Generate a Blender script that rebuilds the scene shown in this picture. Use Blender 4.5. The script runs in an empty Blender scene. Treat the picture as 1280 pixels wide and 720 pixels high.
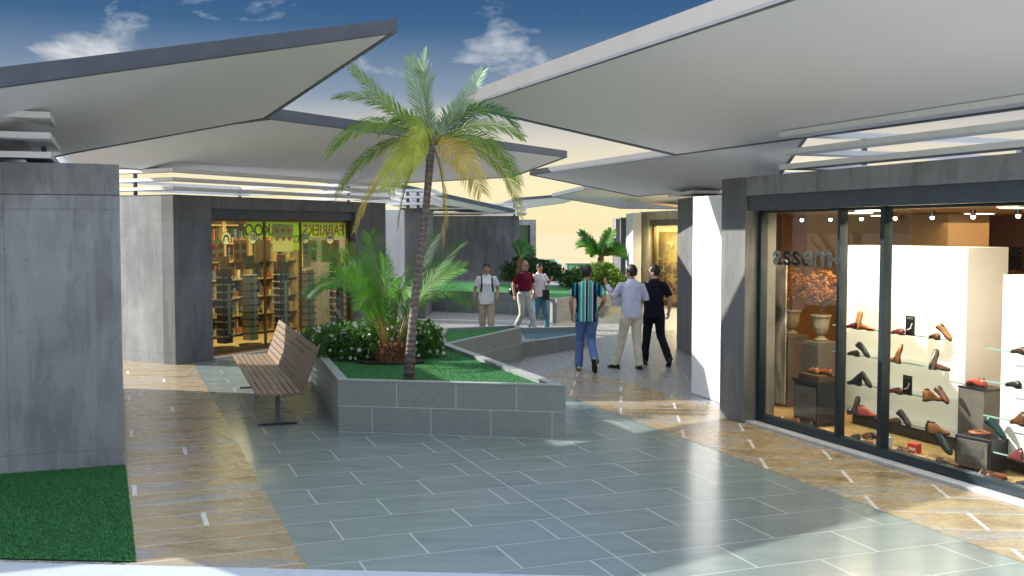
import bpy, bmesh, math, random
from math import sin, cos, tan, atan, atan2, pi, sqrt, radians
from mathutils import Vector, Matrix, noise
R = random.Random(7)
sc = bpy.context.scene
col = sc.collection
F = 1305.0; PITCH = atan(69/F); EYE = 2.35
TH = radians(20.55); CT, ST = cos(TH), sin(TH)

# ------------------------------------------------------------ pixel -> world helpers
def ray(px, py):
    x = (px-640)/F; y = (360-py)/F
    return Vector((x, cos(PITCH)+y*sin(PITCH), -sin(PITCH)+y*cos(PITCH)))
CAM = Vector((0, 0, EYE))
def G(px, py, z=0):
    d = ray(px, py); return CAM + d*((z-EYE)/d.z)
def D(px, py, Y):
    d = ray(px, py); return CAM + d*(Y/d.y)
def on_plane(px, py, a, b, c):
    n = (b-a).cross(c-a); d = ray(px, py)
    return CAM + d*((a-CAM).dot(n)/d.dot(n))
def AB(a, b, z=0):                       # the plaza's own grid: a across, b along the shops
    return Vector((a*CT-b*ST, a*ST+b*CT, z))

# ------------------------------------------------------------ objects
def tag(o, label=None, cat=None, group=None, kind=None):
    if label: o['label'] = label
    if cat: o['category'] = cat
    if group: o['group'] = group
    if kind: o['kind'] = kind
    return o
def thing(name, label, cat, loc=(0, 0, 0), rz=0, group=None):
    o = bpy.data.objects.new(name, None); col.objects.link(o)
    o.location = loc; o.rotation_euler = (0, 0, rz); o.empty_display_size = .2
    return tag(o, label, cat, group)
def copy_tree(o, parent=None):
    c = o.copy(); col.objects.link(c); c.parent = parent
    for ch in list(o.children): copy_tree(ch, c)
    return c

class MB:
    def __init__(s): s.bm = bmesh.new(); s.uv = s.bm.loops.layers.uv.new('UVMap')
    def face(s, pts, uvs=None):
        f = s.bm.faces.new([s.bm.verts.new(p) for p in pts])
        if uvs:
            for l, u in zip(f.loops, uvs): l[s.uv].uv = u
        return f
    def box(s, x0, x1, y0, y1, z0, z1, M=None):
        v = [Vector((x, y, z)) for z in (z0, z1) for y in (y0, y1) for x in (x0, x1)]
        if M: v = [M @ p for p in v]
        vs = [s.bm.verts.new(p) for p in v]
        for f in ((0, 2, 3, 1), (4, 5, 7, 6), (0, 1, 5, 4), (2, 6, 7, 3), (0, 4, 6, 2), (1, 3, 7, 5)):
            s.bm.faces.new([vs[i] for i in f])
        return s
    def prism(s, poly, z0, z1, top=True):
        n = len(poly); d = 0
        for i in range(n):
            a, b = poly[i], poly[(i+1) % n]; L = (Vector(b[:2])-Vector(a[:2])).length
            s.face([(a[0], a[1], z0), (b[0], b[1], z0), (b[0], b[1], z1), (a[0], a[1], z1)], [(d, z0), (d+L, z0), (d+L, z1), (d, z1)])
            d += L
        if top:
            s.face([(p[0], p[1], z1) for p in poly], [(p[0], p[1]) for p in poly])
            s.face([(p[0], p[1], z0) for p in reversed(poly)])
        return s
    def ring(s, po, pi_, z0, z1):
        n = len(po); d = 0
        for i in range(n):
            j = (i+1) % n; a, b, c, e = po[i], po[j], pi_[j], pi_[i]; L = (Vector(b[:2])-Vector(a[:2])).length
            s.face([(a[0], a[1], z0), (b[0], b[1], z0), (b[0], b[1], z1), (a[0], a[1], z1)], [(d, z0), (d+L, z0), (d+L, z1), (d, z1)])
            s.face([(c[0], c[1], z0), (e[0], e[1], z0), (e[0], e[1], z1), (c[0], c[1], z1)], [(d+L, z0), (d, z0), (d, z1), (d+L, z1)])
            s.face([(a[0], a[1], z1), (b[0], b[1], z1), (c[0], c[1], z1), (e[0], e[1], z1)], [(p[0], p[1]) for p in (a, b, c, e)])
            s.face([(a[0], a[1], z0), (e[0], e[1], z0), (c[0], c[1], z0), (b[0], b[1], z0)])
            d += L
        return s
    def loft(s, rings, cap=True):            # rings: lists of points
        vr = [[s.bm.verts.new(p) for p in r] for r in rings]; n = len(vr[0])
        for a, b in zip(vr, vr[1:]):
            for i in range(n):
                s.bm.faces.new((a[i], a[(i+1) % n], b[(i+1) % n], b[i]))
        if cap: s.bm.faces.new(list(reversed(vr[0]))); s.bm.faces.new(vr[-1])
        return s
    def tube(s, pts, rad, n=8, side=Vector((1, 0, 0)), round_=False):
        pts = [Vector(p) for p in pts]
        if not isinstance(rad, (list, tuple)): rad = [rad]*len(pts)
        rad = [r if isinstance(r, tuple) else (r, r) for r in rad]
        if round_:
            for end in (0, -1):
                p, q = pts[end], pts[1 if end == 0 else -2]; d = (p-q).normalized(); r = min(rad[end])
                ex = [(p+d*r*.55, (rad[end][0]*.82, rad[end][1]*.82)), (p+d*r*.95, (rad[end][0]*.35, rad[end][1]*.35))]
                for e in ex:
                    if end == 0: pts.insert(0, e[0]); rad.insert(0, e[1])
                    else: pts.append(e[0]); rad.append(e[1])
        rings = []
        for i, p in enumerate(pts):
            t = (pts[min(i+1, len(pts)-1)]-pts[max(i-1, 0)]).normalized()
            sd = side if abs(t.dot(side)) < .92 else Vector((0, 1, 0))
            u = (sd-t*sd.dot(t)).normalized(); v = t.cross(u)
            rings.append([p+u*cos(2*pi*k/n)*rad[i][0]+v*sin(2*pi*k/n)*rad[i][1] for k in range(n)])
        return s.loft(rings)
    def ell(s, c, r, seg=12, rings=8, M=None):
        c = Vector(c); rr = (r, r, r) if not isinstance(r, (tuple, list)) else r
        T = Matrix.Translation(c) @ (M or Matrix.Identity(4)) @ Matrix.Diagonal((*rr, 1))
        bmesh.ops.create_uvsphere(s.bm, u_segments=seg, v_segments=rings, radius=1, matrix=T)
        return s
    def slab(s, poly, t):
        up = [Vector(p)+Vector((0, 0, t)) for p in poly]; n = len(poly)
        s.face([tuple(p) for p in reversed(poly)]); s.face([tuple(p) for p in up])
        for i in range(n):
            j = (i+1) % n; s.face([poly[i], poly[j], up[j], up[i]])
        return s
    def build(s, name, mat, parent=None, smooth=False, bevel=0, weld=True):
        if weld: bmesh.ops.remove_doubles(s.bm, verts=s.bm.verts, dist=1e-5)
        if bevel:
            ed = [e for e in s.bm.edges if len(e.link_faces) == 2 and e.calc_face_angle(0) > .6]
            bmesh.ops.bevel(s.bm, geom=ed, offset=bevel, segments=2, affect='EDGES', profile=.6)
        if weld: bmesh.ops.recalc_face_normals(s.bm, faces=s.bm.faces)
        me = bpy.data.meshes.new(name); s.bm.to_mesh(me); s.bm.free()
        if smooth: me.polygons.foreach_set('use_smooth', [True]*len(me.polygons))
        for m in (mat if isinstance(mat, list) else [mat]): me.materials.append(m)
        o = bpy.data.objects.new(name, me); col.objects.link(o)
        if parent: o.parent = parent
        return o
class QB:
    def __init__(s): s.v = []; s.f = []
    def face(s, pts, uvs=None):
        n = len(s.v); s.v.extend([tuple(p) for p in pts]); s.f.append(tuple(range(n, n+len(pts))))
    def build(s, name, mat, parent=None, weld=False):
        me = bpy.data.meshes.new(name); me.from_pydata(s.v, [], s.f); me.materials.append(mat)
        o = bpy.data.objects.new(name, me); col.objects.link(o)
        if parent: o.parent = parent
        return o
def mesh_of(o):
    dg = bpy.context.evaluated_depsgraph_get(); dg.update()
    return bpy.data.meshes.new_from_object(o.evaluated_get(dg))
def remesh(o, voxel, smooth=3, fac=.5, puff=0):
    m = o.modifiers.new('r', 'REMESH'); m.mode = 'VOXEL'; m.voxel_size = voxel
    if smooth: k = o.modifiers.new('s', 'SMOOTH'); k.iterations = smooth; k.factor = fac
    me = mesh_of(o); mats = list(o.data.materials); o.modifiers.clear()
    me.materials.clear()
    for q in mats: me.materials.append(q)
    me.polygons.foreach_set('use_smooth', [True]*len(me.polygons)); o.data = me
    if puff:
        ps = [v.co.copy() for v in me.vertices]; ns = [v.normal.copy() for v in me.vertices]; out = []
        for p, nv in zip(ps, ns):
            q = p+nv*puff*(noise.noise(Vector((p.x*9, p.y*9, p.z*5)))+.6*noise.noise(Vector((p.x*22, p.y*22, p.z*13+5)))); out.extend(q)
        me.vertices.foreach_set('co', out); me.update()
    return o
def text_mesh(name, body, size, mat, parent, loc, mirror=False, extrude=.002, align='LEFT', bold=0, rz=0, sx=1):
    c = bpy.data.curves.new(name, 'FONT'); c.body = body; c.size = size; c.extrude = extrude; c.align_x = align; c.offset = bold
    t = bpy.data.objects.new('t', c); col.objects.link(t)
    me = mesh_of(t); bpy.data.objects.remove(t)
    me.transform(Matrix.Rotation(rz, 4, 'Z') @ Matrix.Rotation(pi/2, 4, 'X') @ Matrix.Diagonal(((-1 if mirror else 1)*sx, 1, 1, 1)))
    me.materials.clear(); me.materials.append(mat)
    o = bpy.data.objects.new(name, me); col.objects.link(o); o.parent = parent; o.location = loc
    return o

# ------------------------------------------------------------ materials
class N:
    def __init__(s, name):
        s.m = bpy.data.materials.new(name); s.m.use_nodes = True; s.t = s.m.node_tree; s.n = s.t.nodes
        s.b = s.n['Principled BSDF']; s.out = s.n['Material Output']; s._c = None
    def new(s, t, **k):
        n = s.n.new(t)
        for a, v in k.items(): setattr(n, a, v)
        return n
    def set(s, sock, v):
        if hasattr(v, 'is_linked') or isinstance(v, bpy.types.NodeSocket): s.t.links.new(v, sock)
        else: sock.default_value = (*v, 1) if isinstance(v, (tuple, list)) and len(v) == 3 and sock.type == 'RGBA' else v
    def coord(s, kind='Object', scale=(1, 1, 1), rz=0, loc=(0, 0, 0)):
        tc = s.new('ShaderNodeTexCoord'); mp = s.new('ShaderNodeMapping')
        s.t.links.new(tc.outputs[kind], mp.inputs[0]); mp.inputs['Scale'].default_value = scale
        mp.inputs['Rotation'].default_value = (0, 0, rz); mp.inputs['Location'].default_value = loc
        return mp.outputs[0]
    def noise(s, vec, scale, detail=4, rough=.55, dist=0):
        n = s.new('ShaderNodeTexNoise'); s.t.links.new(vec, n.inputs['Vector'])
        n.inputs['Scale'].default_value = scale; n.inputs['Detail'].default_value = detail
        n.inputs['Roughness'].default_value = rough; n.inputs['Distortion'].default_value = dist
        return n.outputs['Fac']
    def ramp(s, fac, stops, interp='LINEAR'):
        r = s.new('ShaderNodeValToRGB'); s.t.links.new(fac, r.inputs[0]); cr = r.color_ramp; cr.interpolation = interp
        while len(cr.elements) > 1: cr.elements.remove(cr.elements[-1])
        for i, (p, c) in enumerate(stops):
            e = cr.elements[0] if i == 0 else cr.elements.new(p)
            e.position = p; e.color = (*c, 1) if isinstance(c, (tuple, list)) else (c, c, c, 1)
        return r.outputs[0]
    def mix(s, fac, a, b, mode='MIX'):
        m = s.new('ShaderNodeMix', data_type='RGBA', blend_type=mode)
        s.set(m.inputs[0], fac); s.set(m.inputs[6], a); s.set(m.inputs[7], b); return m.outputs[2]
    def math(s, op, a, b=0.0):
        m = s.new('ShaderNodeMath', operation=op); s.set(m.inputs[0], a); s.set(m.inputs[1], b); return m.outputs[0]
    def bump(s, h, strength=.3, dist=.01):
        b = s.new('ShaderNodeBump'); b.inputs['Strength'].default_value = strength; b.inputs['Distance'].default_value = dist
        s.t.links.new(h, b.inputs['Height']); s.t.links.new(b.outputs[0], s.b.inputs['Normal'])
    def fin(s, colr=None, rough=None, metal=0, spec=None, coat=0):
        if colr is not None: s.set(s.b.inputs['Base Color'], colr)
        if rough is not None: s.set(s.b.inputs['Roughness'], rough)
        s.b.inputs['Metallic'].default_value = metal
        if spec is not None: s.b.inputs['Specular IOR Level'].default_value = spec
        if coat: s.b.inputs['Coat Weight'].default_value = coat
        return s.m
def sc3(c, k): return tuple(min(1, max(0, v*k)) for v in c)
_mc = {}
def plain(name, c, rough=.6, var=.15, scale=6, metal=0, bump=.1, bscale=60, spec=.5, coat=0, stretch=(1, 1, 1)):
    if name in _mc: return _mc[name]
    n = N(name); v = n.coord('Object', stretch)
    f = n.noise(v, scale, 5); c2 = n.ramp(f, [(.3, sc3(c, 1-var)), (.7, sc3(c, 1+var))])
    if bump: n.bump(n.noise(v, bscale, 3), bump, .005)
    _mc[name] = n.fin(c2, rough, metal, spec, coat); return _mc[name]

def m_concrete(name, base, stain=.35, seam=2.4):
    n = N(name); v = n.coord('Object')
    big = n.noise(v, .9, 6, .6, .4)
    c = n.ramp(big, [(.3, sc3(base, .62)), (.48, base), (.68, sc3(base, 1.45))])
    vs = n.coord('Object', (2.4, 2.4, .55)); st = n.noise(vs, 1.5, 6, .65, .3)
    c = n.mix(n.ramp(st, [(.5, 0), (.56, stain)]), c, sc3(base, .5))
    st2 = n.noise(n.coord('Object', (2, 2, .25), loc=(4, 2, 7)), 1.8, 5, .6, .2)
    c = n.mix(n.ramp(st2, [(.56, 0), (.6, .3)]), c, sc3(base, 1.7))
    fine = n.noise(v, 45, 4, .7)
    c = n.mix(.25, c, n.ramp(fine, [(.3, sc3(base, .6)), (.7, sc3(base, 1.4))]))
    vo = n.new('ShaderNodeTexVoronoi'); n.t.links.new(v, vo.inputs['Vector']); vo.inputs['Scale'].default_value = 9
    vo.inputs['Randomness'].default_value = 1
    pit = n.ramp(vo.outputs['Distance'], [(.03, 1), (.075, 0)])
    pm = n.math('MULTIPLY', pit, n.ramp(n.noise(v, 1.7, 2), [(.5, 0), (.56, 1)]))
    c = n.mix(pm, c, sc3(base, .35))
    # formwork seams
    sx = n.new('ShaderNodeSeparateXYZ'); n.t.links.new(v, sx.inputs[0])
    def line(sock, per, off=0, w=.006):
        fr = n.math('FRACT', n.math('DIVIDE', n.math('ADD', sock, off), per))
        return n.math('LESS_THAN', n.math('ABSOLUTE', n.math('SUBTRACT', fr, .5)), w/per)
    ln = n.math('MAXIMUM', n.math('MAXIMUM', line(sx.outputs[0], 1.5, .3), line(sx.outputs[1], 1.5, .3)), line(sx.outputs[2], seam, 1.02))
    c = n.mix(n.math('MULTIPLY', ln, .3), c, sc3(base, .4))
    h = n.math('SUBTRACT', n.math('SUBTRACT', n.math('MULTIPLY', fine, .3), pm), n.math('MULTIPLY', ln, .5))
    n.bump(h, .35, .01)
    return n.fin(c, n.ramp(big, [(.3, .55), (.7, .75)]), spec=.35)
M = {}
M['conc'] = m_concrete('grey_cast_concrete', (.235, .245, .26), .4)
M['conc_dark'] = m_concrete('dark_cast_concrete', (.145, .148, .15), .4)
M['conc_mid'] = m_concrete('mid_cast_concrete', (.21, .212, .215), .4)
M['conc_light'] = m_concrete('pale_cast_concrete', (.27, .275, .28), .3)
M['conc_blue'] = m_concrete('blue_grey_concrete', (.14, .148, .16), .6)
M['white'] = plain('white_render', (.78, .79, .8), .7, .03, 3)
M['panel_white'] = plain('white_panel', (.8, .79, .76), .5, .02, 2, bump=.02)
M['soffit'] = plain('soffit_paint', (.74, .76, .81), .75, .03, .6, bump=.05)
M['fascia_dark'] = plain('fascia_dark_metal', (.09, .105, .13), .45, .1, 3)
M['fascia_light'] = plain('fascia_light_metal', (.14, .144, .15), .45, .05, 3)
M['louvre'] = plain('louvre_white_paint', (.72, .73, .74), .5, .04, 5)
M['metal_dark'] = plain('anthracite_frame_metal', (.018, .032, .042), .35, .1, 6, metal=.2, bump=.02)
M['header'] = plain('header_steel', (.06, .075, .09), .5, .12, 4)
M['steel'] = plain('brushed_steel', (.35, .36, .36), .3, .1, 10, metal=.9)
M['black'] = plain('black_lacquer', (.012, .012, .014), .3, .2, 6, bump=.02)
M['bronze'] = plain('bronze_frame', (.12, .075, .03), .4, .1, 8, metal=.4)
M['sill'] = plain('pale_threshold_stone', (.42, .43, .47), .4, .08, 20)
M['kerbm'] = plain('pale_kerb_stone', (.40, .46, .54), .35, .06, 8)

def m_floor(name, rz, width, row, mort, kind, seam=None, offset=.5, tick=None):
    n = N(name); v = n.coord('Object', rz=rz)
    br = n.new('ShaderNodeTexBrick'); n.t.links.new(v, br.inputs['Vector'])
    br.offset = offset; br.inputs['Scale'].default_value = 1; br.inputs['Brick Width'].default_value = width
    br.inputs['Row Height'].default_value = row; br.inputs['Mortar Size'].default_value = mort
    br.inputs['Mortar Smooth'].default_value = .1; br.inputs['Bias'].default_value = 0
    br.inputs['Color1'].default_value = (0, 0, 0, 1); br.inputs['Color2'].default_value = (1, 1, 1, 1)
    rnd = br.outputs['Color']; mo = br.outputs['Fac']
    vs = n.coord('Object', (1.1, 4.0 if kind == 'teal' else 2.2, 1), rz)
    # shift the noise per tile
    add = n.new('ShaderNodeVectorMath', operation='ADD'); n.t.links.new(vs, add.inputs[0])
    cm = n.new('ShaderNodeVectorMath', operation='SCALE'); n.t.links.new(rnd, cm.inputs[0]); cm.inputs['Scale'].default_value = 9
    n.t.links.new(cm.outputs[0], add.inputs[1]); vv = add.outputs[0]
    if kind == 'teal':
        a = n.noise(vv, 1.1, 7, .62, .6)
        c = n.ramp(a, [(.28, (.145, .188, .188)), (.5, (.185, .235, .232)), (.75, (.23, .275, .268))])
        g = n.noise(vs, 34, 4, .7); c = n.mix(.14, c, n.ramp(g, [(.35, (.09, .13, .13)), (.65, (.25, .30, .29))]))
        mc = (.42, .47, .46); ro = n.ramp(n.noise(vs, 9, 4), [(.3, .14), (.7, .24)])
        bm = n.noise(vs, 14, 5, .6)
    else:
        a = n.noise(vv, .85, 8, .6, 1.0)
        c = n.ramp(a, [(.3, (.16, .115, .06)), (.42, (.28, .215, .12)), (.51, (.36, .29, .165)), (.57, (.25, .25, .235)), (.68, (.30, .33, .35))])
        g = n.noise(vs, 26, 4, .7); c = n.mix(.25, c, n.ramp(g, [(.35, (.09, .06, .03)), (.65, (.33, .26, .16))]))
        mc = (.55, .54, .56); ro = n.ramp(n.noise(vs, 7, 4), [(.3, .2), (.7, .36)])
        bm = n.noise(vs, 10, 6, .6)
    sx = n.new('ShaderNodeSeparateXYZ'); n.t.links.new(v, sx.inputs[0])
    ry = n.math('DIVIDE', sx.outputs[1], row); rowi = n.math('FLOOR', ry); fy = n.math('FRACT', ry)
    rl = n.math('LESS_THAN', n.math('MINIMUM', fy, n.math('SUBTRACT', 1.0, fy)), (.0055 if kind == 'teal' else .006)/row)
    tw = tick or .008
    if kind == 'brown_l':
        m7 = n.math('FLOORED_MODULO', rowi, 7.0) if False else n.math('SUBTRACT', rowi, n.math('MULTIPLY', n.math('FLOOR', n.math('DIVIDE', rowi, 7.0)), 7.0))
        def at_(r_, x_): return n.math('MULTIPLY', n.math('LESS_THAN', n.math('ABSOLUTE', n.math('SUBTRACT', m7, r_)), .5), n.math('LESS_THAN', n.math('ABSOLUTE', n.math('SUBTRACT', sx.outputs[0], x_)), tw))
        tk = n.math('MAXIMUM', at_(0.0, .61), at_(3.0, .08))
    else:
        par = n.math('MULTIPLY', n.math('SUBTRACT', 1.0, n.math('SUBTRACT', rowi, n.math('MULTIPLY', n.math('FLOOR', n.math('DIVIDE', rowi, 2.0)), 2.0))), offset)
        fx = n.math('FRACT', n.math('ADD', n.math('DIVIDE', sx.outputs[0], width), par))
        tk = n.math('LESS_THAN', n.math('MINIMUM', fx, n.math('SUBTRACT', 1.0, fx)), tw/width)
    c = n.mix(n.math('MULTIPLY', rl, .8), c, mc); mo = rl
    c = n.mix(n.math('MULTIPLY', tk, .85), c, (.62, .63, .66) if kind != 'teal' else mc)
    if seam is not None:
        sl = n.math('LESS_THAN', n.math('ABSOLUTE', n.math('SUBTRACT', sx.outputs[0], seam)), .007)
        c = n.mix(n.math('MULTIPLY', sl, .8), c, mc)
    n.bump(n.math('SUBTRACT', n.math('MULTIPLY', bm, .4), mo), .22, .004)
    return n.fin(c, ro, spec=.55)
M['teal'] = m_floor('teal_slate_paving', -TH, 1.04, .56, .0035, 'teal', seam=3.33)
M['slate'] = m_floor('rust_slate_paving', -TH, 2.3, .41, .0035, 'brown_l', tick=.02)
M['slate_r'] = m_floor('rust_slate_paving_turned', radians(6), 1.45, .50, .0035, 'brown', tick=.016)
def m_terrazzo():
    n = N('speckled_terrazzo'); v = n.coord('Object')
    a = n.noise(v, 16, 3, .85); b = n.noise(v, .35, 4)
    c = n.ramp(a, [(.4, (.09, .1, .105)), (.5, (.22, .23, .23)), (.6, (.5, .5, .48))])
    c = n.mix(n.ramp(b, [(.4, 0), (.7, .3)]), c, (.30, .27, .22)); n.bump(a, .3, .004)
    return n.fin(c, .33, spec=.5)
M['terrazzo'] = m_terrazzo()
def m_block():
    n = N('grey_green_block_cladding'); tc = n.new('ShaderNodeTexCoord')
    br = n.new('ShaderNodeTexBrick'); n.t.links.new(tc.outputs['UV'], br.inputs['Vector']); br.offset = .42
    br.inputs['Scale'].default_value = 1; br.inputs['Brick Width'].default_value = .71; br.inputs['Row Height'].default_value = .31
    br.inputs['Mortar Size'].default_value = .004; br.inputs['Color1'].default_value = (.26, .30, .285, 1); br.inputs['Color2'].default_value = (.31, .345, .325, 1)
    br.inputs['Mortar'].default_value = (.42, .45, .43, 1); br.inputs['Mortar Smooth'].default_value = .1
    v = n.coord('Object', (1, 1, 2.5)); g = n.noise(v, 12, 6, .65); c = n.mix(.35, br.outputs['Color'], n.ramp(g, [(.3, (.07, .09, .088)), (.7, (.2, .23, .215))]))
    c = n.mix(br.outputs['Fac'], c, (.50, .53, .51)); n.bump(n.math('SUBTRACT', n.math('MULTIPLY', g, .5), br.outputs['Fac']), .25, .004)
    return n.fin(c, .45, spec=.4)
M['block'] = m_block()
M['coping'] = plain('coping_stone', (.26, .29, .29), .5, .12, 30)
def m_turf(name='green_turf', k=1.0):
    n = N(name); v = n.coord('Object'); a = n.noise(v, 160, 3, .8); b = n.noise(v, 1.6, 4)
    c = n.ramp(a, [(.3, (.022*k, .095*k, .032*k)), (.55, (.042*k, .19*k, .062*k)), (.75, (.09*k, .29*k, .11*k))])
    c = n.mix(n.ramp(b, [(.4, 0), (.7, .25)]), c, (.05*k, .16*k, .035*k)); n.bump(a, .8, .012); return n.fin(c, .85, spec=.2)
M['turf'] = m_turf()
M['soil'] = plain('dark_soil', (.02, .014, .01), .95, .4, 30, bump=.8)
M['sand'] = plain('pale_sand', (.36, .29, .16), .9, .04, .05)
M['water'] = plain('pool_tile_water', (.10, .34, .42), .06, .1, 6, bump=.12, bscale=9, coat=.3)
def m_leaf(name, c, var=.35, trans=.3, rough=.4, scale=3.):
    n = N(name); v = n.coord('Object'); oi = n.noise(v, scale, 3)
    cc = n.ramp(oi, [(.3, sc3(c, 1-var)), (.7, sc3(c, 1+var))])
    n.fin(cc, rough, spec=.3)
    tr = n.new('ShaderNodeBsdfTranslucent'); n.set(tr.inputs[0], n.mix(.5, cc, sc3((c[0]*1.6, c[1]*1.5, c[2]*.7), 1)))
    mx = n.new('ShaderNodeMixShader'); mx.inputs[0].default_value = trans
    n.t.links.new(n.b.outputs[0], mx.inputs[1]); n.t.links.new(tr.outputs[0], mx.inputs[2]); n.t.links.new(mx.outputs[0], n.out.inputs[0])
    return n.m
M['palm_g'] = m_leaf('palm_leaf_green', (.19, .32, .05), trans=.4); M['palm_y'] = m_leaf('palm_leaf_yellow_green', (.44, .50, .08), trans=.4)
M['palm_o'] = m_leaf('palm_leaf_ochre', (.56, .46, .11), trans=.4); M['palm_s'] = m_leaf('palm_leaf_silver', (.28, .40, .27), rough=.25)
M['cyc'] = m_leaf('cycad_leaf', (.08, .25, .025), trans=.3, rough=.6); M['cyc_d'] = m_leaf('cycad_leaf_dark', (.05, .17, .045), rough=.5)
M['bush'] = m_leaf('shrub_leaf', (.07, .18, .04), .5, scale=8); M['bush_d'] = m_leaf('shrub_leaf_dark', (.03, .08, .02), .5, scale=6)
M['bush_l'] = m_leaf('shrub_leaf_light', (.09, .18, .035), .5, scale=6)
M['dry'] = m_leaf('dry_copper_leaf', (.24, .095, .02), .6, .1, scale=14)
M['petal'] = plain('white_petals', (.8, .8, .82), .6, .05)
M['rachis'] = plain('frond_stem', (.25, .26, .06), .5, .2, 8); M['rachis_c'] = plain('cycad_stem', (.26, .21, .05), .5, .2, 8); M['rachis_o'] = plain('frond_stem_orange', (.40, .22, .04), .5, .2, 8)
def m_trunk():
    n = N('ringed_palm_bark'); v = n.coord('Object', (1, 1, 1)); w = n.new('ShaderNodeTexWave', wave_type='BANDS', bands_direction='Z')
    n.t.links.new(v, w.inputs[0]); w.inputs['Scale'].default_value = 4.5; w.inputs['Distortion'].default_value = 7; w.inputs['Detail'].default_value = 4
    g = n.noise(n.coord('Object', (1, 1, .4)), 30, 4)
    c = n.ramp(w.outputs['Fac'], [(.1, (.14, .10, .105)), (.5, (.20, .155, .155)), (.9, (.25, .20, .2))]); c = n.mix(.4, c, n.ramp(g, [(.3, (.07, .05, .05)), (.7, (.3, .25, .24))]))
    n.bump(n.math('ADD', w.outputs['Fac'], g), .6, .01); return n.fin(c, .85)
M['bark'] = m_trunk()
M['fibre'] = plain('cycad_fibre', (.15, .07, .03), .9, .5, 25, bump=.9, bscale=40)
def m_wood(name, c, st=(1, 1, 1)):
    n = N(name); v = n.coord('Object', st); g = n.noise(v, 5, 6, .65, .5)
    cc = n.ramp(g, [(.3, sc3(c, .6)), (.55, c), (.75, sc3(c, 1.35))]); n.bump(g, .25, .004); return n.fin(cc, .6)
M['bench'] = m_wood('weathered_bench_timber', (.19, .132, .085), (14, 1, 14))
M['display_floor'] = m_wood('tan_display_floor', (.42, .28, .12), (1, 6, 1))
M['brown_wall'] = plain('warm_brown_wall', (.30, .16, .06), .8, .15, 1.5); M['brown_dark'] = plain('dark_brown_wood', (.07, .035, .015), .5, .25, 6)
M['tan_ceiling'] = plain('tan_ceiling', (.34, .26, .16), .8, .06, 1); M['stone_urn'] = plain('grey_urn_stone', (.22, .19, .15), .85, .25, 14, bump=.4)
M['plinth'] = plain('plinth_grey_brown', (.10, .085, .07), .6, .2, 5)
def m_glass(name, tint=(1, 1, 1), refl=1.0):
    n = N(name); n.n.remove(n.b); tr = n.new('ShaderNodeBsdfTransparent'); tr.inputs[0].default_value = (*tint, 1)
    gl = n.new('ShaderNodeBsdfGlossy'); gl.inputs['Roughness'].default_value = .01; gl.inputs[0].default_value = (refl, refl, refl, 1)
    lw_ = n.new('ShaderNodeLayerWeight'); lw_.inputs['Blend'].default_value = .5; mx = n.new('ShaderNodeMixShader')
    fv = n.math('ADD', n.math('MULTIPLY', n.math('POWER', lw_.outputs['Facing'], 4.0), .6), .02)
    n.t.links.new(fv, mx.inputs[0]); n.t.links.new(tr.outputs[0], mx.inputs[1]); n.t.links.new(gl.outputs[0], mx.inputs[2]); n.t.links.new(mx.outputs[0], n.out.inputs[0]); return n.m
M['glass'] = m_glass('clear_shop_glass', (.94, .96, .95)); M['glass_shelf'] = m_glass('green_edged_shelf_glass', (.95, .975, .965))
M['glass_dark'] = m_glass('tinted_shop_glass', (.82, .86, .76), 1.0)
def m_emit(name, c, s):
    n = N(name); n.b.inputs['Base Color'].default_value = (*c, 1); n.b.inputs['Emission Color'].default_value = (*c, 1); n.b.inputs['Emission Strength'].default_value = s; return n.m
M['lamp'] = m_emit('lamp_diffuser', (1, .93, .8), 2.5); M['lamp_spot'] = m_emit('spot_bulb', (1, .86, .6), 6)
def leather(name, c): return plain('leather_'+name, c, .32, .35, 9, bump=.15, bscale=80)
LE = {'brown': leather('brown', (.13, .045, .018)), 'tan': leather('tan', (.36, .15, .045)), 'black': leather('black', (.014, .014, .016)), 'rust': leather('rust', (.33, .085, .03)),
      'red': leather('red', (.36, .05, .03)), 'grey': leather('grey_brown', (.15, .11, .085)), 'green': leather('dark_green', (.012, .045, .045)), 'dark': leather('dark_brown', (.045, .025, .018)), 'oxblood': leather('oxblood', (.16, .03, .03))}

# ------------------------------------------------------------ camera, world, sun
cam = bpy.data.cameras.new('camera'); co = bpy.data.objects.new('camera', cam); col.objects.link(co); sc.camera = co
co.location = CAM; co.rotation_euler = (pi/2-PITCH, 0, 0); cam.sensor_width = 36; cam.lens = 36*F/1280; cam.clip_end = 4000
SUN_AZ = radians(-13); SUN_EL = radians(30)                 # travel direction of the light in plan, from +X
w = bpy.data.worlds.new('World'); sc.world = w; w.use_nodes = True; wt = w.node_tree; wn = wt.nodes; wl = wt.links
bg = wn['Background']; sky = wn.new('ShaderNodeTexSky'); sky.sky_type = 'NISHITA'; sky.sun_disc = False
sun_from = Vector((-cos(SUN_AZ)*cos(SUN_EL), -sin(SUN_AZ)*cos(SUN_EL), sin(SUN_EL)))
sky.sun_elevation = SUN_EL; sky.sun_rotation = atan2(sun_from.x, sun_from.y); sky.altitude = 400; sky.dust_density = .6; sky.ozone_density = 2.5
tc = wn.new('ShaderNodeTexCoord'); sep = wn.new('ShaderNodeSeparateXYZ'); wl.new(tc.outputs['Generated'], sep.inputs[0])
def wm(op, a, b=0.0):
    m = wn.new('ShaderNodeMath'); m.operation = op
    for i, v in enumerate((a, b)):
        if isinstance(v, bpy.types.NodeSocket): wl.new(v, m.inputs[i])
        else: m.inputs[i].default_value = v
    return m.outputs[0]
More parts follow.
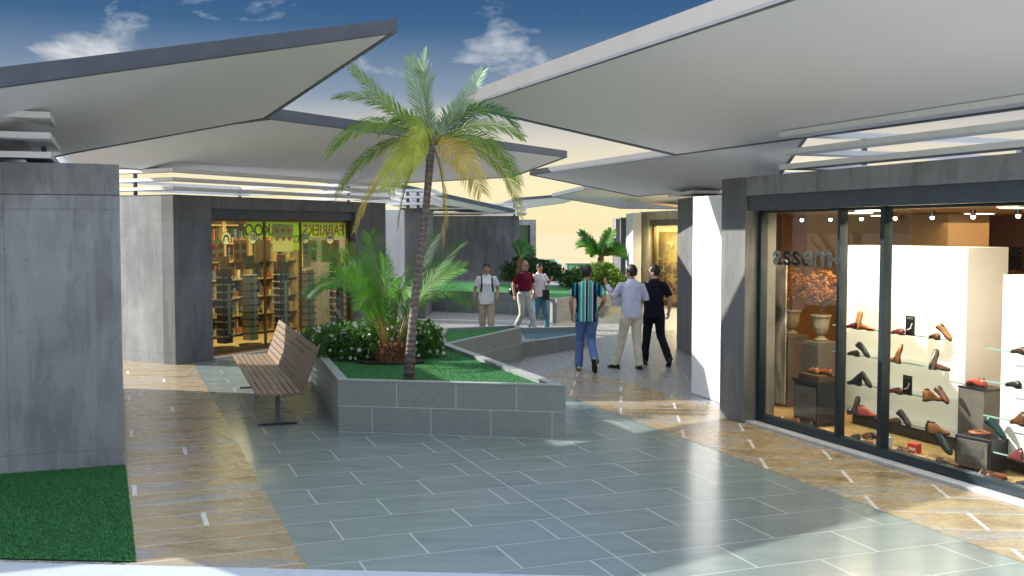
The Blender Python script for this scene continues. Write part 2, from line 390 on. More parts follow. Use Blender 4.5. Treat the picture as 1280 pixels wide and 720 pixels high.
def wramp(f, st):
    r = wn.new('ShaderNodeValToRGB'); wl.new(f, r.inputs[0]); cr = r.color_ramp
    while len(cr.elements) > 1: cr.elements.remove(cr.elements[-1])
    for i, (p, c) in enumerate(st):
        e = cr.elements[0] if i == 0 else cr.elements.new(p); e.position = p; e.color = (*c, 1) if isinstance(c, tuple) else (c, c, c, 1)
    return r.outputs[0]
def wmix(f, a, b):
    m = wn.new('ShaderNodeMix'); m.data_type = 'RGBA'
    for s_, v in ((m.inputs[0], f), (m.inputs[6], a), (m.inputs[7], b)):
        if isinstance(v, bpy.types.NodeSocket): wl.new(v, s_)
        else: s_.default_value = v if not isinstance(v, tuple) else (*v, 1)
    return m.outputs[2]
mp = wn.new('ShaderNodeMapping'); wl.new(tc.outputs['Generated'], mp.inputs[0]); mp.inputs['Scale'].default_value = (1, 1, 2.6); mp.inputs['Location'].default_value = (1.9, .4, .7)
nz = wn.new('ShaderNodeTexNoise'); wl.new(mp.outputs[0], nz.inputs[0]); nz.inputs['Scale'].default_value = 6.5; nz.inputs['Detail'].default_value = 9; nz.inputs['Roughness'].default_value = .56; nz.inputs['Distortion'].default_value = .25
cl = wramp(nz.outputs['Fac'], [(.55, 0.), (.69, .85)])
zz = sep.outputs[2]
band = wramp(zz, [(-.02, (1.75, 1.5, .86)), (.045, (1.8, 1.6, 1.0)), (.085, (1.35, 1.25, 1.05)), (.13, (.46, .60, .80)), (.19, (.10, .25, .50)), (.25, (.035, .14, .38)), (.5, (.03, .12, .36))])   # warm low haze to deep blue
base = wmix(wramp(zz, [(.30, 0.), (.45, 1.)]), band, sky.outputs[0])
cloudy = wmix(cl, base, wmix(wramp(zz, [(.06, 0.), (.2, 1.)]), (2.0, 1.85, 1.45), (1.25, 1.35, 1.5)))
high = wmix(wramp(zz, [(.42, 0.), (.6, .7)]), cloudy, (3.3, 3.25, 3.1))   # bright cloud sheet added above the view to lift and neutralise ambient fill
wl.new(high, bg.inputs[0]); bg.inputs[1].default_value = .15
sl = bpy.data.lights.new('sun', 'SUN'); sl.energy = 2.4; sl.angle = radians(.53); sl.color = (1, .94, .84)
so = bpy.data.objects.new('sun', sl); col.objects.link(so); so.rotation_euler = (-sun_from).to_track_quat('-Z', 'Y').to_euler()
sc.view_settings.view_transform = 'Standard'; sc.view_settings.look = 'None'; sc.view_settings.exposure = 1.9; sc.view_settings.gamma = 1
sc.render.engine = 'CYCLES'; sc.cycles.max_bounces = 10; sc.cycles.diffuse_bounces = 5; sc.cycles.transparent_max_bounces = 16; sc.cycles.glossy_bounces = 4

# ------------------------------------------------------------ ground
def sheet(name, pts, z, mat, kind='structure'):
    b = MB(); b.face([(p[0], p[1], z) for p in pts], [(p[0], p[1]) for p in pts]); o = b.build(name, mat); o['kind'] = kind; return o
sheet('ground', [(-2500, -800), (2500, -800), (2500, 3000), (-2500, 3000)], -.35, M['sand'])
MB().prism([(-34, -6), (34, -6), (34, 62), (-34, 62)], -.34, -.004).build('plaza_floor', M['terrazzo'])['kind'] = 'structure'
b_near = 5.2
sheet('teal_paving', [AB(1.19, b_near), AB(5.99, b_near), AB(5.99, 15.2), AB(1.19, 20.5)], .000, M['teal'])
sheet('slate_path', [AB(.02, b_near), AB(1.19, b_near), AB(1.19, 20.5), AB(-5, 21.5), AB(-5, 17.2), AB(.02, 17.2)], .0015, M['slate'])
sheet('slate_walk', [AB(5.99, b_near), AB(7.42, b_near), AB(7.42, 16.8), AB(5.99, 15.2)], .0015, M['slate_r'])
# white kerb across the near edge
ka, kb = G(-60, 703), G(900, 726); kd = (kb-ka).normalized(); kn = Vector((kd.y, -kd.x, 0))
MB().prism([ka-kd*6, kb+kd*2.5, kb+kd*2.5+kn*1.2, ka-kd*6+kn*1.2], -.002, .014).build('kerb', M['kerbm'], bevel=.008)['kind'] = 'structure'
def grass(name, poly, z, n, h, seed=1, lab=None):
    rr = random.Random(seed); b = QB(); xs = [p[0] for p in poly]; ys = [p[1] for p in poly]
    def inside(x, y):
        c = False; j = len(poly)-1
        for i in range(len(poly)):
            if (poly[i][1] > y) != (poly[j][1] > y) and x < (poly[j][0]-poly[i][0])*(y-poly[i][1])/(poly[j][1]-poly[i][1])+poly[i][0]: c = not c
            j = i
        return c
    b.face([(p[0], p[1], z) for p in poly])
    k = 0
    while k < n:
        x = rr.uniform(min(xs), max(xs)); y = rr.uniform(min(ys), max(ys))
        if not inside(x, y): continue
        k += 1; a = rr.uniform(0, 2*pi); hh = h*rr.uniform(.5, 1.1); ww = .0035; q = rr.uniform(0, 2*pi); l = hh*.5
        b.face([(x-cos(a)*ww, y-sin(a)*ww, z), (x+cos(a)*ww, y+sin(a)*ww, z), (x+cos(q)*l, y+sin(q)*l, z+hh)])
    o = b.build(name, M['turf'], weld=False); tag(o, lab, 'turf', kind='stuff'); return o

# ------------------------------------------------------------ buildings
HW = 3.03
def louvre_bars(parent, x0, x1, y0, y1, zs=(3.5, 3.3, 3.11), wd=.26, t=.06, sides='fblr'):
    for z in zs:
        b = MB(); b.ring([(x0, y0), (x1, y0), (x1, y1), (x0, y1)], [(x0+wd, y0+wd), (x1-wd, y0+wd), (x1-wd, y1-wd), (x0+wd, y1-wd)], z-t/2, z+t/2)
        b.build('louvre', M['louvre'], parent)
    for (x, y) in ((x0+.13, y0+1.1), (x1-.13, y0+1.1), (x0+.13, y1-.13), (x1-.13, y1-.13)):
        MB().box(x-.025, x+.025, y-.025, y+.025, HW-.02, max(zs)-.03).build('louvre_post', M['fascia_dark'], parent)

# near left concrete block
P1 = AB(0, 11.15); t = thing('concrete_building', 'stained blue grey concrete block standing on the turf at the left edge', 'building', P1, TH)
MB().box(-6.5, 0, 0, 5.6, -.02, 2.72).build('wall', M['conc'], t, bevel=.01)
MB().box(-6.5, .002, -.002, 5.6, 2.724, HW).build('parapet', M['conc_mid'], t, bevel=.01)
MB().box(-6.3, -.2, .3, 5.4, HW-.2, HW+.02).build('roof', M['conc_mid'], t)
louvre_bars(t, -6.2, -.62, .06, 5.0)

# left shop
C0 = G(220, 456); E2 = G(452, 423); ang2 = atan2(E2.y-C0.y, E2.x-C0.x)
def local_on(frame_o, ang, px, py, yl):         # pixel -> (x, z) on the vertical plane y = yl of a rotated frame
    X = Vector((cos(ang), sin(ang), 0)); Y = Vector((-sin(ang), cos(ang), 0)); d = ray(px, py)
    k = ((Vector(frame_o)-CAM).dot(Y)+yl)/d.dot(Y); p = CAM+d*k-Vector(frame_o); return p.dot(X), p.z
L2 = lambda px, py, yl=.2: local_on(C0, ang2, px, py, yl)
L2len = (G(473, 418)-C0).length
wx0, wx1 = L2(256, 300)[0], L2(435, 300)[0]; wz1 = 2.62
t2 = thing('shop_building', 'dark concrete eyewear shop with a wide lit window under thin white louvres', 'building', C0, ang2)
b = MB(); b.box(0, wx0-.02, 0, .3, 0, HW); b.build('pilaster', M['conc_dark'], t2, bevel=.01)
MB().box(wx1+.02, L2len, 0, .3, 0, HW).build('pilaster', M['conc_dark'], t2, bevel=.01)
MB().box(wx0-.02, wx1+.02, 0, .3, 2.80, HW).build('lintel', M['conc_dark'], t2)
MB().box(wx0-.02, wx1+.02, .06, .26, wz1, 2.80).build('header', M['header'], t2)
MB().box(0, .25, .3, 5, 0, HW).build('side_wall', M['conc_light'], t2)
MB().box(L2len-.25, L2len, .3, 5, 0, HW).build('side_wall', M['conc_mid'], t2)
MB().box(.25, L2len-.25, 2.8, 3.0, 0, HW).build('back_wall', M['brown_wall'], t2)
MB().box(.25, L2len-.25, .3, 2.8, 2.7, 2.8).build('ceiling', M['tan_ceiling'], t2)
MB().box(.02, L2len-.02, .3, 5, 2.82, HW-.02).build('roof', M['conc_mid'], t2)
MB().box(.25, L2len-.25, .1, 2.8, .004, .05).build('floor', M['display_floor'], t2)
MB().box(wx0-.02, wx1+.02, -.06, .1, .002, .03).build('threshold', M['sill'], t2)
fr = MB()
fr.box(wx0-.02, wx1+.02, .16, .22, .03, .14); fr.box(wx0-.02, wx0+.05, .16, .22, .14, wz1); fr.box(wx1-.05, wx1+.02, .16, .22, .14, wz1); fr.box(wx0+.05, wx1-.05, .16, .22, wz1-.05, wz1)
wf = fr.build('window_frame', M['bronze'], t2)
pane = MB().box(wx0+.05, wx1-.05, .185, .195, .14, wz1-.05).build('pane', M['glass_dark'], wf)
for q in (330, 375): x = L2(q, 300)[0]; MB().box(x-.02, x+.02, .17, .21, .14, wz1-.05).build('mullion', M['bronze'], t2)
louvre_bars(t2, -.05, L2len+.1, -.05, 4.6, zs=(3.46, 3.30, 3.14))
# lime banner with mirrored sale lettering, hung inside the glass
M['lime'] = m_leaf('lime_banner', (.40, .56, .08), .06, .7); M['txt_green'] = plain('dark_green_print', (.02, .08, .045), .5, .05); M['txt_red'] = plain('orange_red_print', (.75, .13, .03), .5, .05)
bx0, bx1 = L2(308, 290, .28)[0], wx1-.02
z0b, z1b = L2(330, 297, .28)[1], L2(330, 277, .28)[1]
bn = thing('sale_banner', 'lime green banner with mirrored lettering along the top of the eyewear window', 'banner', C0, ang2)
MB().box(bx0, bx1, .275, .285, z0b, z1b).build('cloth', M['lime'], bn)
hh = (z1b-z0b)
xx = L2(361, 290, .27)[0]
text_mesh('lettering', 'VERKOOP', hh*1.02, M['txt_green'], bn, (xx, .268, z0b+hh*.13), mirror=True, bold=.006, sx=.98)
text_mesh('lettering', 'FABRIEKS', hh*1.02, M['txt_red'], bn, (L2(430, 290, .27)[0], .268, z0b+hh*.13), mirror=True, bold=.006, sx=1.0)
# round face stickers and the punched panel
M['st_pale'] = m_leaf('pale_sticker', (.70, .72, .56), .04, .5); M['st_dark'] = plain('dark_sticker_print', (.03, .04, .03), .5, .05); M['orange'] = plain('orange_print', (.75, .22, .04), .5, .1); M['redp'] = plain('red_print', (.65, .04, .03), .5, .1)
def disc(b, x, y, z, r, n=20, rz=1.0, r2=0):
    o_ = [(x+cos(2*pi*k/n)*r, y, z+sin(2*pi*k/n)*r*rz) for k in range(n)]
    if r2:
        i_ = [(x+cos(2*pi*k/n)*r2, y, z+sin(2*pi*k/n)*r2*rz) for k in range(n)]
        for k in range(n): b.face([o_[k], o_[(k+1) % n], i_[(k+1) % n], i_[k]])
    else: b.face(o_)
    return b
stk = [(282, 298, 'round sticker of a smiling face with long dark hair, leftmost on the eyewear window', 0), (315, 297, 'round face sticker on the lime banner, second from the left', 1),
       (381, 297, 'round face sticker just right of the punched pale panel', 1), (412, 298, 'round face sticker with dark glasses near the window right end', 2)]
for px, py, lab, kind in stk:
    x, z = L2(px, py, .165); s_ = thing('face_sticker', lab, 'sticker', C0, ang2, 'round face stickers on the eyewear window'); r = .13
    disc(MB(), x, .152, z, r).build('disc', M['st_pale'], s_)
    disc(MB(), x, .150, z, r, r2=r*.9).build('rim', M['st_dark'], s_)
    b = MB(); n_ = 14
    if kind == 0:
        pts = [(x+cos(a)*r*.62, .148, z+sin(a)*r*.62-.01) for a in [pi*k/10 for k in range(11)]]; pts += [(x-.078, .148, z-.07), (x-.045, .148, z-.06), (x-.04, .148, z+.02), (x, .148, z+.035), (x+.04, .148, z+.02), (x+.045, .148, z-.06), (x+.078, .148, z-.07)]
        b.face(pts)
    elif kind == 1:
        for sx_ in (-1, 1): disc(b, x+sx_*.045, .148, z+.01, .034, 12, 1.6, .022)
    else:
        for sx_ in (-1, 1): disc(b, x+sx_*.036, .148, z+.015, .03, 12, .7)
        b.face([(x-.07, .1475, z+.02), (x+.07, .1475, z+.02), (x+.07, .1475, z+.032), (x-.07, .1475, z+.032)])
    b.build('face_print', M['st_dark'], s_)
    if kind == 2: mb_ = MB(); mb_.face([(x-.04, .148, z-.05), (x, .148, z-.065), (x+.04, .148, z-.05), (x, .148, z-.05)]); mb_.build('mouth_print', M['st_dark'], s_)
x0, za = L2(341, 315, .25); x1, zb = L2(366, 281, .25)
pn = thing('window_panel', 'pale panel with rounded corners and six dark dots hung in the eyewear window', 'panel', C0, ang2)
MB().box(x0, x1, .24, .252, za, zb).build('board', M['st_pale'], pn, bevel=.004)
dots = MB()
for i in range(3):
    for j in range(2): disc(dots, x0+(x1-x0)*(.2+.3*i), .236, zb-(zb-za)*(.22+.3*j), .045, 12, 1.1)
dots.build('dots', M['txt_red'], pn)
x, z = L2(370, 302, .3); hs = thing('hanging_sign', 'small yellow and green sign with letters hanging right of the punched panel', 'sign', C0, ang2)
MB().box(x-.11, x+.11, .29, .3, z-.17, z+.13).build('board', M['lime'], hs); text_mesh('lettering', 'A-H', .16, M['txt_red'], hs, (x+.1, .286, z-.04), mirror=True, bold=.004, sx=.8)
x, z = L2(265, 310, .17); cr = MB(); c_ = []
for a in range(9):
    q = -.3+a*.45; cr.tube([(x, .15, z), (x+cos(q)*.07, .15, z+sin(q)*.05), (x+cos(q+.4)*.13, .15, z+sin(q+.4)*.09)], [.014, .01, .003], 5)
cr.ell((x, .15, z), (.06, .006, .035)); tag(cr.build('window_decal', M['redp']), 'red splash shaped decal low at the left end of the eyewear window', 'decal'); o = col.objects['window_decal']; o.location = C0; o.rotation_euler = (0, 0, ang2)
ht = thing('heart_decal', 'two short rows of red hearts printed under the long haired face sticker', 'decal', C0, ang2)
for k in range(6):
    x, z = L2(277+8.5*(k % 3), 308+9*(k//3), .17); b = MB()
    b.face([(x, .15, z-.03), (x+.027, .15, z+.005), (x+.02, .15, z+.024), (x, .15, z+.012), (x-.02, .15, z+.024), (x-.027, .15, z+.005)]); b.build('heart', M['redp'], ht)
# shelving at the back with small goods
M['shelf_wood'] = m_wood('warm_shelf_wood', (.33, .23, .08)); goods = [plain('goods_%s' % n_, c_, .5, .3, 12) for n_, c_ in (('cream', (.46, .40, .22)), ('orange', (.40, .17, .05)), ('blue', (.08, .13, .16)), ('dark', (.03, .03, .025)), ('green', (.13, .19, .05)), ('red', (.26, .06, .03)), ('tan', (.30, .21, .08)))]
nb = 7; sw = (L2len-.7)/nb
for k in range(nb):
    x0 = .35+k*sw
    labk = ['first', 'second', 'third', 'fourth', 'fifth', 'sixth', 'last'][k]
    u = thing('shelf_unit', '%s tall warm wooden bookcase from the left along the back of the eyewear shop' % labk, 'shelves', C0, ang2, 'bookcases behind the eyewear racks')
    f = MB(); f.box(x0, x0+.04, 2.3, 2.78, .05, 2.6); f.box(x0+sw-.05, x0+sw-.01, 2.3, 2.78, .05, 2.6); f.box(x0+.04, x0+sw-.05, 2.74, 2.78, .05, 2.6); f.build('case', M['shelf_wood'], u)
    for j in range(7):
        z = .1+j*.4; MB().box(x0+.04, x0+sw-.05, 2.32, 2.74, z, z+.03).build('shelf', M['shelf_wood'], u)
        if j < 6:
            cnt = 0; bs = [MB() for _ in range(3)]; x = x0+.07; g0 = R.sample(range(7), 3)
            while x < x0+sw-.12:
                ww = R.uniform(.03, .09); hh_ = R.choice((.05, .08, .12, .2, .3)); bs[cnt % 3].box(x, x+ww*.85, 2.36+R.uniform(0, .06), 2.6, z+.03, z+.03+hh_); x += ww; cnt += 1+(R.random() < .3)*3
            for q_, b in zip(g0, bs):
                if len(b.bm.verts): b.build('goods', goods[q_], u)
for k, (pa, pb2, gi, lb) in enumerate(((262, 280, 0, 'cream poster hanging behind the leftmost round sticker'), (292, 309, 1, 'orange poster hanging left of the lime banner inside the eyewear shop'), (319, 338, 6, 'tan poster hanging under the lime banner near the second sticker'), (378, 396, 0, 'cream poster hanging under the banner right of the green sign'), (402, 424, 6, 'tan poster hanging at the right end of the eyewear window'))):
    xa_, za_ = L2(pa, 328, .8); xb_, zb_ = L2(pb2, 300, .8)
    t = thing('poster', lb, 'poster', C0, ang2); MB().box(xa_, xb_, .8, .808, za_, zb_).build('print', goods[gi], t)
    q_ = MB()
    for j in range(4): q_.ell((xa_+(xb_-xa_)*(.25+.5*(j % 2)), .796, za_+(zb_-za_)*(.3+.4*(j//2))), ((xb_-xa_)*.16, .003, .05+.02*k), 8, 5)
    q_.build('picture', goods[[5, 3, 1, 2, 5][k]], t)['kind'] = 'stuff'
# eyewear racks
labs = ['leftmost', 'second from left', 'middle', 'fourth from left', 'rightmost']
for k, px in enumerate((281, 313, 352, 384, 421)):
    x, _ = L2(px, 400, .75); u = thing('eyewear_rack', 'dark spinner rack of sunglasses in the shop window, %s of the five' % labs[k], 'rack', C0+Vector((cos(ang2)*x-sin(ang2)*.75, sin(ang2)*x+cos(ang2)*.75, .05)), ang2, 'sunglasses racks in the eyewear window')
    MB().tube([(0, 0, 0), (0, 0, .04)], .24, 16).build('base', M['black'], u)
    MB().box(-.11, .11, -.11, .11, .12, [1.6, 1.45, 1.7, 1.5, 1.62][k]).build('column', M['black'] if k % 2 == 0 else M['steel'], u, bevel=.01)
    MB().box(-.13, .13, -.012, .012, 1.56, 1.84).build('top_card', goods[(k*2+1) % 7], u)
    mir = MB(); mir.box(-.045, .045, -.125, -.113, .3, 1.3); mir.build('mirror', M['steel'], u)
    g_ = MB()
    for j in range(9):
        z = .26+j*.145
        for (dx, dy, qx) in ((-.085, -.14, 1), (.085, -.14, 1), (-.15, -.05, 0), (-.15, .07, 0), (.15, 0, 0)):
            for e in (-.03, .03):
                c = (dx+(e if qx else 0), dy+(0 if qx else e), z); g_.ell(c, (.026, .01, .02) if qx else (.01, .026, .02), 8, 5)
    g_.build('sunglasses', goods[3] if k % 2 else M['steel'], u)['kind'] = 'stuff'

# right shop: local X runs along the front towards the viewer, Y into the shop
SO = G(899, 520); angS = -(pi/2-TH); XS = Vector((cos(angS), sin(angS), 0)); YS = Vector((-sin(angS), cos(angS), 0))
LS = lambda px, py, yl=.22: local_on(SO, angS, px, py, yl)
def S(x, y, z=0): return SO+XS*x+YS*y+Vector((0, 0, z))
t3 = thing('shop_building', 'dark concrete shoe shop with a tall glazed front filling the right side', 'building', SO, angS)
LX = 9.0; DP = 8.0; px1 = .55; HZ = 2.62
MB().box(0, px1, 0, .45, 0, HW).build('pilaster', M['conc_dark'], t3, bevel=.012)
MB().box(px1, LX, 0, .45, 2.80, HW).build('lintel', M['conc_mid'], t3, bevel=.01)
MB().box(px1, LX, .03, .3, HZ, 2.80).build('header', M['header'], t3)
MB().prism([(0, .31), (.15, .452), (-3.8, 3.55), (-4.0, 3.4)][::-1], 0, HW).build('side_wall', M['conc_dark'], t3)
MB().box(-4.0, -3.8, 3.56, DP, 0, HW).build('side_wall', M['brown_wall'], t3)
foot = [(.16, .46), (LX-.2, .46), (LX-.2, DP-.2), (-3.8, DP-.2), (-3.8, 3.6)]
MB().box(LX-.2, LX, .45, DP, 0, HW).build('side_wall', M['conc_dark'], t3)
MB().box(-3.8, LX-.2, DP-.2, DP, 0, HW).build('back_wall', M['brown_wall'], t3)
MB().prism(foot, HZ+.03, HZ+.1).build('ceiling', M['tan_ceiling'], t3)
MB().prism(foot, 2.82, HW-.02).build('roof', M['conc_mid'], t3)
MB().prism([(.52, .302), (LX-.2, .302), (LX-.2, .459), (.52, .459)], .004, .06).build('floor', M['display_floor'], t3); MB().prism(foot, .004, .06).build('floor', M['display_floor'], t3)
MB().box(px1-.1, LX, .03, .17, .003, .03).build('threshold', M['sill'], t3)
fr = MB(); fr.box(px1, LX, .18, .28, .02, .12); fr.box(px1, LX, .2, .26, HZ-.03, HZ); fr.box(px1, px1+.07, .18, .28, .12, HZ-.03); wf = fr.build('window_frame', M['metal_dark'], t3, bevel=.005)
MB().box(px1+.07, LX, .225, .235, .12, HZ-.03).build('pane', M['glass'], wf)
for q, w_ in ((1051, .020), (1105.5, .032)):
    x = LS(q, 400, .22)[0]; MB().box(x-w_, x+w_, .17, .28, .11, HZ).build('mullion', M['metal_dark'], t3, bevel=.005)
x = LS(1425, 400, .22)[0]; MB().box(x-.04, x+.04, .14, .30, .11, HZ).build('mullion', M['metal_dark'], t3)
louvre_bars(t3, 1.2, LX+.5, .02, 6.5, zs=(3.49, 3.28, 3.11))
M['letter'] = plain('dark_teal_vinyl', (.004, .014, .016), .6, .05)
x, z = LS(962, 330, .17); x2, z2 = LS(1036, 330, .17)
lt = text_mesh('lettering', 'assem', .345, M['letter'], t3, (x, .216, z), bold=.006)
lw = max(v.co.x for v in lt.data.vertices); lt.scale = ((x2-x)/lw, 1, 1)
bb = MB(); xa, za = LS(1031, 326, .17); bb.box(xa, xa+.16, .214, .217, za, za+.035); bb.box(xa, xa+.03, .2135, .2165, za-.05, za+.12); bb.box(xa+.125, xa+.155, .2135, .2165, za-.03, za+.1); bb.build('emblem', M['letter'], t3)

# shop fittings, interior
def sbox(name, label, cat, x0, x1, y0, y1, z0, z1, mat, bevel=.008, group=None, part='body'):
    t = thing(name, label, cat, S((x0+x1)/2, (y0+y1)/2, z0), angS, group)
    MB().box(-(x1-x0)/2, (x1-x0)/2, -(y1-y0)/2, (y1-y0)/2, 0, z1-z0).build(part, mat, t, bevel=bevel); return t
FZ = .06
p1a, p1b = LS(1056, 530, 1.0)[0], LS(1204, 560, 1.0)[0]
dp = sbox('display_stand', 'large white freestanding display wall with four glass shelves behind the middle window', 'display', p1a, p1b, 1.0, 1.55, .2, 2.2, M['panel_white'])
MB().box(-(p1b-p1a)/2+.04, (p1b-p1a)/2-.04, -.2, .22, -.14, .001).build('plinth', M['black'], dp)
SH = [1.26, .95, .62, .29]
M['glass_edge'] = plain('green_glass_edge', (.25, .42, .36), .2, .05)
for z in SH:
    g_ = MB().box(-(p1b-p1a)/2+.03, (p1b-p1a)/2-.03, -.5, -.278, z-.2-.014, z-.2).build('shelf', M['glass_shelf'], dp)
    MB().box(-(p1b-p1a)/2+.03, (p1b-p1a)/2-.03, -.506, -.501, z-.2-.014, z-.2).build('edge', M['glass_edge'], g_)
p2a = LS(1250, 500, .75)[0]
dp2 = sbox('display_stand', 'white display wall at the far right edge, cut off by the frame', 'display', p2a, p2a+2.2, .75, 1.3, .2, 1.95, M['panel_white'])
MB().box(-1.06, 1.06, -.2, .22, -.14, .001).build('plinth', M['black'], dp2)
for z in SH:
    g_ = MB().box(-1.07, 1.07, -.5, -.278, z-.2-.014, z-.2).build('shelf', M['glass_shelf'], dp2)
    MB().box(-1.07, 1.07, -.506, -.501, z-.2-.014, z-.2).build('edge', M['glass_edge'], g_)

def shoe_meshes():
    xs = [-.135, -.125, -.09, -.04, .01, .06, .10, .135, .15]
    wd = [.018, .03, .034, .033, .034, .041, .042, .03, .012]
    ht = [.055, .078, .083, .08, .075, .055, .043, .034, .024]
    hb = [.135, .15, .16, .155, .11, .062, .045, .034, .024]
    out = {}
    for kind, hs in (('shoe', ht), ('boot', hb)):
        b = MB(); rings = []
        for x, w_, h in zip(xs, wd, hs):
            rings.append([(x, -w_, .014), (x, -w_*1.02, .014+h*.45), (x, -w_*.72, .014+h*.85), (x, 0, .014+h), (x, w_*.72, .014+h*.85), (x, w_*1.02, .014+h*.45), (x, w_, .014), (x, 0, .014)])
        b.loft(rings); o = b.build('u', LE['brown'], smooth=True); m = o.modifiers.new('s', 'SUBSURF'); m.levels = 1; me = mesh_of(o); bpy.data.objects.remove(o); out[kind] = me
    b = MB(); rings = []
    for z, k in ((0, 1), (.014, 1.06)):
        pts = [(x, -w_*k, z+(.012 if 0 < i < 99 and x > -.06 and x < .02 and z == 0 else 0)) for i, (x, w_) in enumerate(zip(xs, wd))] + [(x, w_*k, z+(.012 if x > -.06 and x < .02 and z == 0 else 0)) for x, w_ in reversed(list(zip(xs, wd)))]
        rings.append(pts)
    b.loft(rings); o = b.build('s', M['black']); out['sole'] = o.data; bpy.data.objects.remove(o)
    b = MB()
    b.ell((-.075, 0, .086), (.048, .022, .012), 10, 6); o = b.build('l', M['black'], smooth=True); out['shoe_l'] = o.data; bpy.data.objects.remove(o)
    b = MB()
    b.ell((-.08, 0, .165), (.042, .022, .012), 10, 6); o = b.build('l', M['black'], smooth=True); out['boot_l'] = o.data; bpy.data.objects.remove(o)
    return out
SM = shoe_meshes(); _cm = {}
def shoe(loc, colour, pose, yaw, label, kind='shoe', group='shoes displayed in the shop window', size=1.0):
    t = thing('shoe' if kind == 'shoe' else 'ankle_boot', label, 'shoe', loc, angS+yaw, group)
    t.scale = (size,)*3
    if pose == 'u': t.rotation_euler = (radians(0), radians(-82), angS+yaw); t.location.z += .13*size
    if pose == 't': t.rotation_euler = (radians(0), radians(38), angS+yaw); t.location.z += .09*size
    key = (kind, colour)
    if key not in _cm: me = SM[kind].copy(); me.materials.clear(); me.materials.append(LE[colour]); _cm[key] = me
    for nm, me in (('upper', _cm[key]), ('sole', SM['sole']), ('lining', SM[kind+'_l'])):
        o = bpy.data.objects.new(nm, me); col.objects.link(o); o.parent = t
    return t
rows = ['top', 'second', 'third', 'lowest']
def shelf_shoe(px, row, colour, pose, yaw, lab, yl=.62, kind='shoe', size=.76):
    z = SH[row]; x, _ = LS(px, 450, yl); return shoe(S(x, yl, z+.002), colour, pose, yaw, lab, kind, size=size)
P_ = pi
SS = [ # px,row,colour,pose,yaw,label,kind
 (1065, 0, 'oxblood', 'f', 3.0, 'dark red pump lying left of the upright tan shoe, top shelf behind the left mullion', 'shoe'),
 (1074, 0, 'tan', 'u', 1.9, 'bright tan shoe standing toe up on the top shelf beside the left mullion', 'shoe'),
 (1081, 0, 'rust', 'f', .3, 'rust shoe under the upright tan one, top shelf beside the left mullion', 'shoe'),
 (1067, 1, 'dark', 'f', 3.0, 'dark brown shoe at left of the second shelf, between the mullions', 'shoe'),
 (1077, 1, 'black', 't', .3, 'black shoe leaning toe down on the second shelf between the mullions', 'shoe'),
 (1069, 2, 'black', 'f', 3.2, 'black strapped boot lying on the third shelf between the mullions', 'boot'),
 (1081, 2, 'black', 't', .2, 'black shoe tipped toe down at right on the third shelf between the mullions', 'shoe'),
 (1073, 3, 'dark', 'u', 1.7, 'brown shoe standing toe up on the lowest shelf between the mullions', 'shoe'),
 (1071, 3, 'black', 'f', 1.2, 'black shoe at the foot of the upright one, lowest shelf between the mullions', 'shoe'),
 (1085, 3, 'red', 'f', .9, 'red toned shoe on the lowest shelf between the mullions', 'boot'),
 (1122, 0, 'oxblood', 'f', 3.0, 'dark red shoe beside the black card on the top shelf right of the thick mullion', 'shoe'),
 (1168, 0, 'brown', 'f', 2.8, 'brown shoe under a leaning tan one, right end of the top shelf', 'shoe'),
 (1178, 0, 'tan', 't', .2, 'tan shoe leaning toe down at the right end of the top shelf', 'shoe'),
 (1118, 1, 'tan', 'f', 3.0, 'tan shoe on the second shelf just right of the thick mullion', 'shoe'),
 (1127, 1, 'tan', 'u', .9, 'tan shoe standing on end on the second shelf near the thick mullion', 'shoe'),
 (1170, 1, 'grey', 'u', 1.6, 'grey brown shoe standing toe up at the right of the second shelf', 'shoe'),
 (1174, 1, 'brown', 'f', .5, 'brown shoe at the foot of the upright grey one, second shelf right', 'shoe'),
 (1120, 2, 'brown', 'f', 3.1, 'brown shoe beside a dark card on the third shelf right of the thick mullion', 'shoe'),
 (1166, 2, 'tan', 'f', 1.4, 'light brown shoe facing out at the right of the third shelf', 'boot'),
 (1177, 2, 'brown', 't', .1, 'long brown shoe tipped toe down at the right of the third shelf', 'shoe'),
 (1119, 3, 'brown', 'f', 3.1, 'brown shoe on the lowest shelf just right of the thick mullion', 'shoe'),
 (1130, 3, 'dark', 't', .2, 'dark brown shoe leaning toe down on the lowest shelf near the thick mullion', 'shoe'),
 (1165, 3, 'dark', 'f', 2.0, 'dark boot of the pair at the right end of the lowest shelf', 'boot'),
 (1175, 3, 'tan', 'f', 1.1, 'tan boot of the pair at the right end of the lowest shelf', 'boot')]
for px, row, c_, po, yaw, lab, k in SS: shelf_shoe(px, row, c_, po, yaw, lab, kind=k)
for px, row, c_, lab in ((1274, 0, 'dark', 'dark shoe on the top shelf of the cut off display wall'), (1268, 1, 'black', 'black pointed shoe on the second shelf of the cut off display wall'),
                         (1275, 2, 'brown', 'brown boot on the third shelf of the cut off display wall'), (1273, 3, 'oxblood', 'dark red boot on the lowest shelf of the cut off display wall')):
    x, _ = LS(px, 450, .38); shoe(S(x, .38, SH[row]+.002), c_, 'f', 2.9, lab, 'boot' if row > 1 else 'shoe', size=.76)
